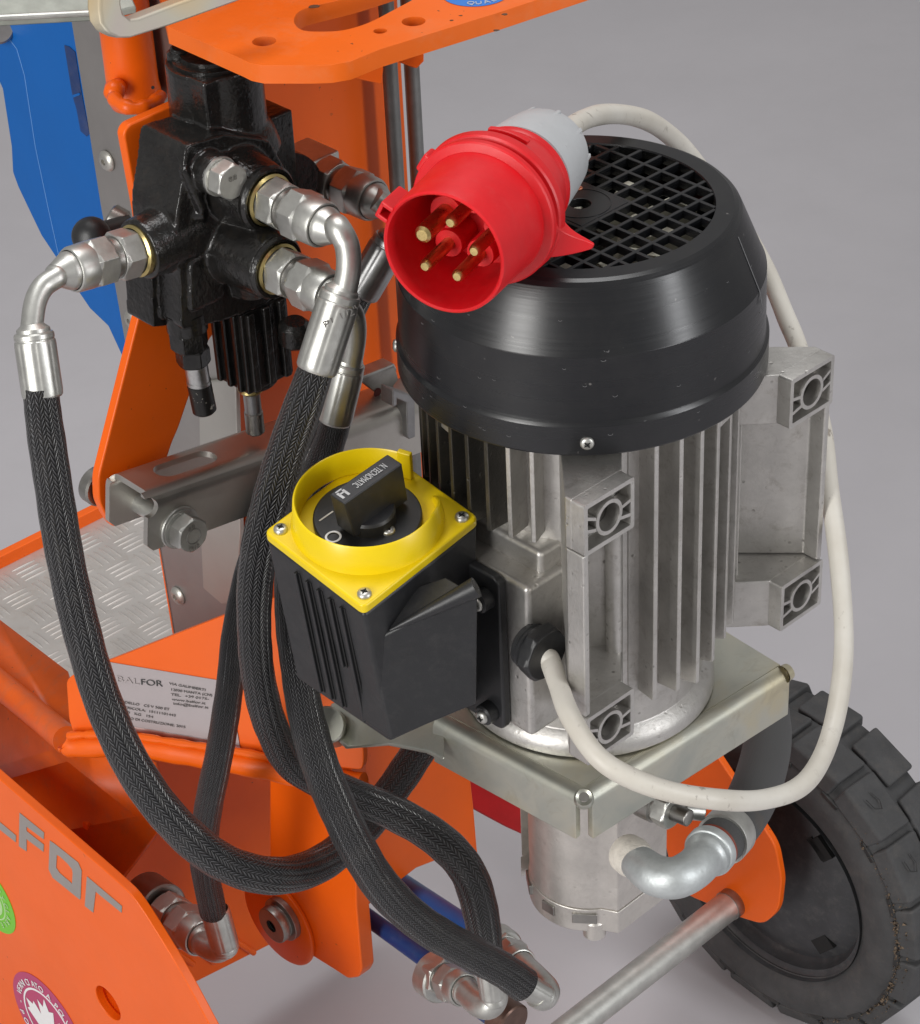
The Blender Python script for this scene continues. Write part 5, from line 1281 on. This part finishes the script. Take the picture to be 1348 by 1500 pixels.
    def TX(txt, x0, y0, x1, y1, hpx, mat='ink', name='lettering'):
        a, b_ = P(x0, y0, .0008), P(x1, y1, .0008); xd = b_ - a; yd = n.cross(xd); yd = yd if yd.dot(cU) > 0 else -yd
        size = px2m(hpx, dep(a)) * 1.45
        me = text_mesh(txt, size); wd = max(v.co.x for v in me.vertices)
        place_text(name, txt, a, xd, yd, size, M[mat], base, xd.length / wd)
    z2 = lambda x, y: (140 + x / 5.617, 950 + y / 5.617)
    TX('BAL', *z2(172, 270), *z2(365, 296), 9, 'ghost'); TX('FOR', *z2(372, 296), *z2(556, 312), 9)
    for t_, a, b_ in (('VIA GALIMBERTI', (608, 295), (905, 350)), ('12030 MANTA (CN)', (618, 345), (960, 393)), ('TEL.  +39 0175-', (622, 385), (935, 425)), ('www.balfor.it', (630, 425), (905, 460)), ('info@balfor.it', (640, 460), (930, 495)),
                      ('MODELLO   CS V 500 ET', (175, 440), (610, 510)), ('MATRICOLA:  15111101443', (180, 482), (660, 560)), ('PESO   KG   154', (190, 520), (475, 572)), ('ANNO DI COSTRUZIONE: 2015', (200, 570), (740, 655))):
        TX(t_, *z2(*a), *z2(*b_), 3.7, 'faint_ink')
    return base
def solid(mb, name, mat, parent, t):
    o = mb.obj(name, mat, parent); s = o.modifiers.new('sheet', 'SOLIDIFY'); s.thickness = t; s.offset = -1
    nrm = o.data.polygons[0].normal
    if nrm.dot(cF) > 0: o.data.flip_normals()
    return o
M['redpaint'] = basic('dark_red_paint', (.42, .006, .008), .4).m
M['magenta'] = basic('magenta_sticker', (.42, .045, .13), .45, 0, 0, 10, 0).m
M['green'] = basic('green_sticker', (.16, .50, .03), .45, 0, 0, 10, 0).m
M['palegreen'] = basic('pale_green_print', (.42, .62, .30), .45, 0, .1, 300, 0).m
M['ghost'] = basic('faded_print', (.34, .30, .30), .45, .3, 0, 10, 0).m
M['labelw'] = basic('foil_edge', (.60, .58, .58), .3, 1, 0, 10, 0).m
BASE = make_base()

def make_tread_plate():
    z = -.30; zz = onz
    b = MB(); pts = [zz(-60, 868, z), zz(155, 756, z), zz(420, 640, z), zz(420, 1000, z), zz(120, 1010, z), zz(-60, 890, z)]
    pts = [zz(-80, 873, z), zz(157, 754, z), zz(330, 670, z), zz(420, 960, z), zz(150, 1060, z), zz(-80, 900, z)]
    b.prism(pts, ez * -.004); tp = b.obj('tread_plate', M['aluplate'], ROOT, label='bare aluminium tread plate covered in raised bars')
    b = MB(); p0, p1 = zz(-80, 869, z + .003), zz(175, 741, z + .003); d = (p1 - p0); nn = ez.cross(d).normalized()
    b.box((p0 + p1) / 2 + nn * .004, d / 2, nn * .0040, ez * .008); b.obj('plate_rim', M['orange'], tp, bev=.001)
    u = d.normalized(); v = nn; me0 = None; cell = .0265
    for i in range(-2, 13):
        for j in range(-9, 1):
            alt = (i + j) % 2
            for k in range(4):
                o = (k - 1.5) * .0060
                c = p0 + u * (cell * (i + .5)) + v * (cell * (j + .3)) + (v * o if alt else u * o)
                c = c - ez * .003
                w3 = (c - cC); dd = w3.dot(cF); px = 674 + FPX * w3.dot(cR) / dd; py = 750 - FPX * w3.dot(cU) / dd
                if not (-20 < px < 300 and 735 < py < 985) or (px < 110 and py > 905 + px * .8): continue
                if py < 836 - px * .50: continue
                if me0 is None:
                    mb = MB(); n1 = 10; V = []; F = []
                    for a_ in range(n1 + 1):
                        t = -1 + 2 * a_ / n1; wd = .0014 * math.sqrt(max(.02, 1 - t * t)); h = .0009 * math.sqrt(max(0, 1 - t * t))
                        V += [Vector((t * .0115, -wd, 0)), Vector((t * .0115, -wd * .4, h)), Vector((t * .0115, wd * .4, h)), Vector((t * .0115, wd, 0))]
                    for a_ in range(n1):
                        for q in range(3): F.append((a_ * 4 + q, (a_ + 1) * 4 + q, (a_ + 1) * 4 + q + 1, a_ * 4 + q + 1))
                    mb.add(V, F); o_ = mb.obj('tread_bar', M['aluplate'], tp, sharp=80); me0 = o_.data
                else:
                    o_ = bpy.data.objects.new('tread_bar', me0); COL.objects.link(o_); o_.parent = tp
                Xd = u if alt else v
                M4 = Matrix((Xd, ez.cross(Xd), ez)).transposed().to_4x4(); M4.translation = c; o_.matrix_local = M4
M['aluplate'] = basic('scuffed_aluminium', (.50, .475, .45), .50, .6, .06, 20, .15, 200, .0004, dust=.45, dustc=(.36, .30, .23)).m
make_tread_plate()

def make_blue_tubes():
    dd = -e2
    A = D(520, 1330, 1.53); p = MB(); L = .118; p.cyl(A, A + dd * L, .0056, n=32)
    t1 = p.obj('blue_tube', M['darkblue'], ROOT, label='lower dark blue hydraulic tube ending in a square block')
    c = A + dd * (L - .004); b = MB(); b.cyl(c, c + dd * .018, .0105, n=40, bev=.002); b.obj('end_block', M['darkblue'], t1)
    b = MB(); b.cyl(c + dd * .016, c + dd * .030, .0125, n=6 * 4, bev=.001); b.obj('end_port', M['brownsteel'], t1)
    A = D(585, 1290, 1.57); p = MB(); p.cyl(A, D(730, 1386, 1.445), .0062, n=32); p.obj('blue_tube', M['bluetube'], ROOT, label='upper blue hydraulic tube between the crossing hoses')
M['bluetube'] = basic('blue_tube_paint', (.004, .075, .26), .35, 0, .1, 30, .04, 400).m
M['brownsteel'] = basic('browned_steel', (.16, .10, .08), .4, .8, .3, 60, .2).m
make_blue_tubes()

# ------------------------------------------------------------ finish: parenting of children to empties away from the origin
for o in list(COL.objects):
    if o.parent and o.parent.type == 'EMPTY' and tuple(o.parent.location) != (0, 0, 0):
        o.matrix_parent_inverse = Matrix.Translation(-o.parent.location)
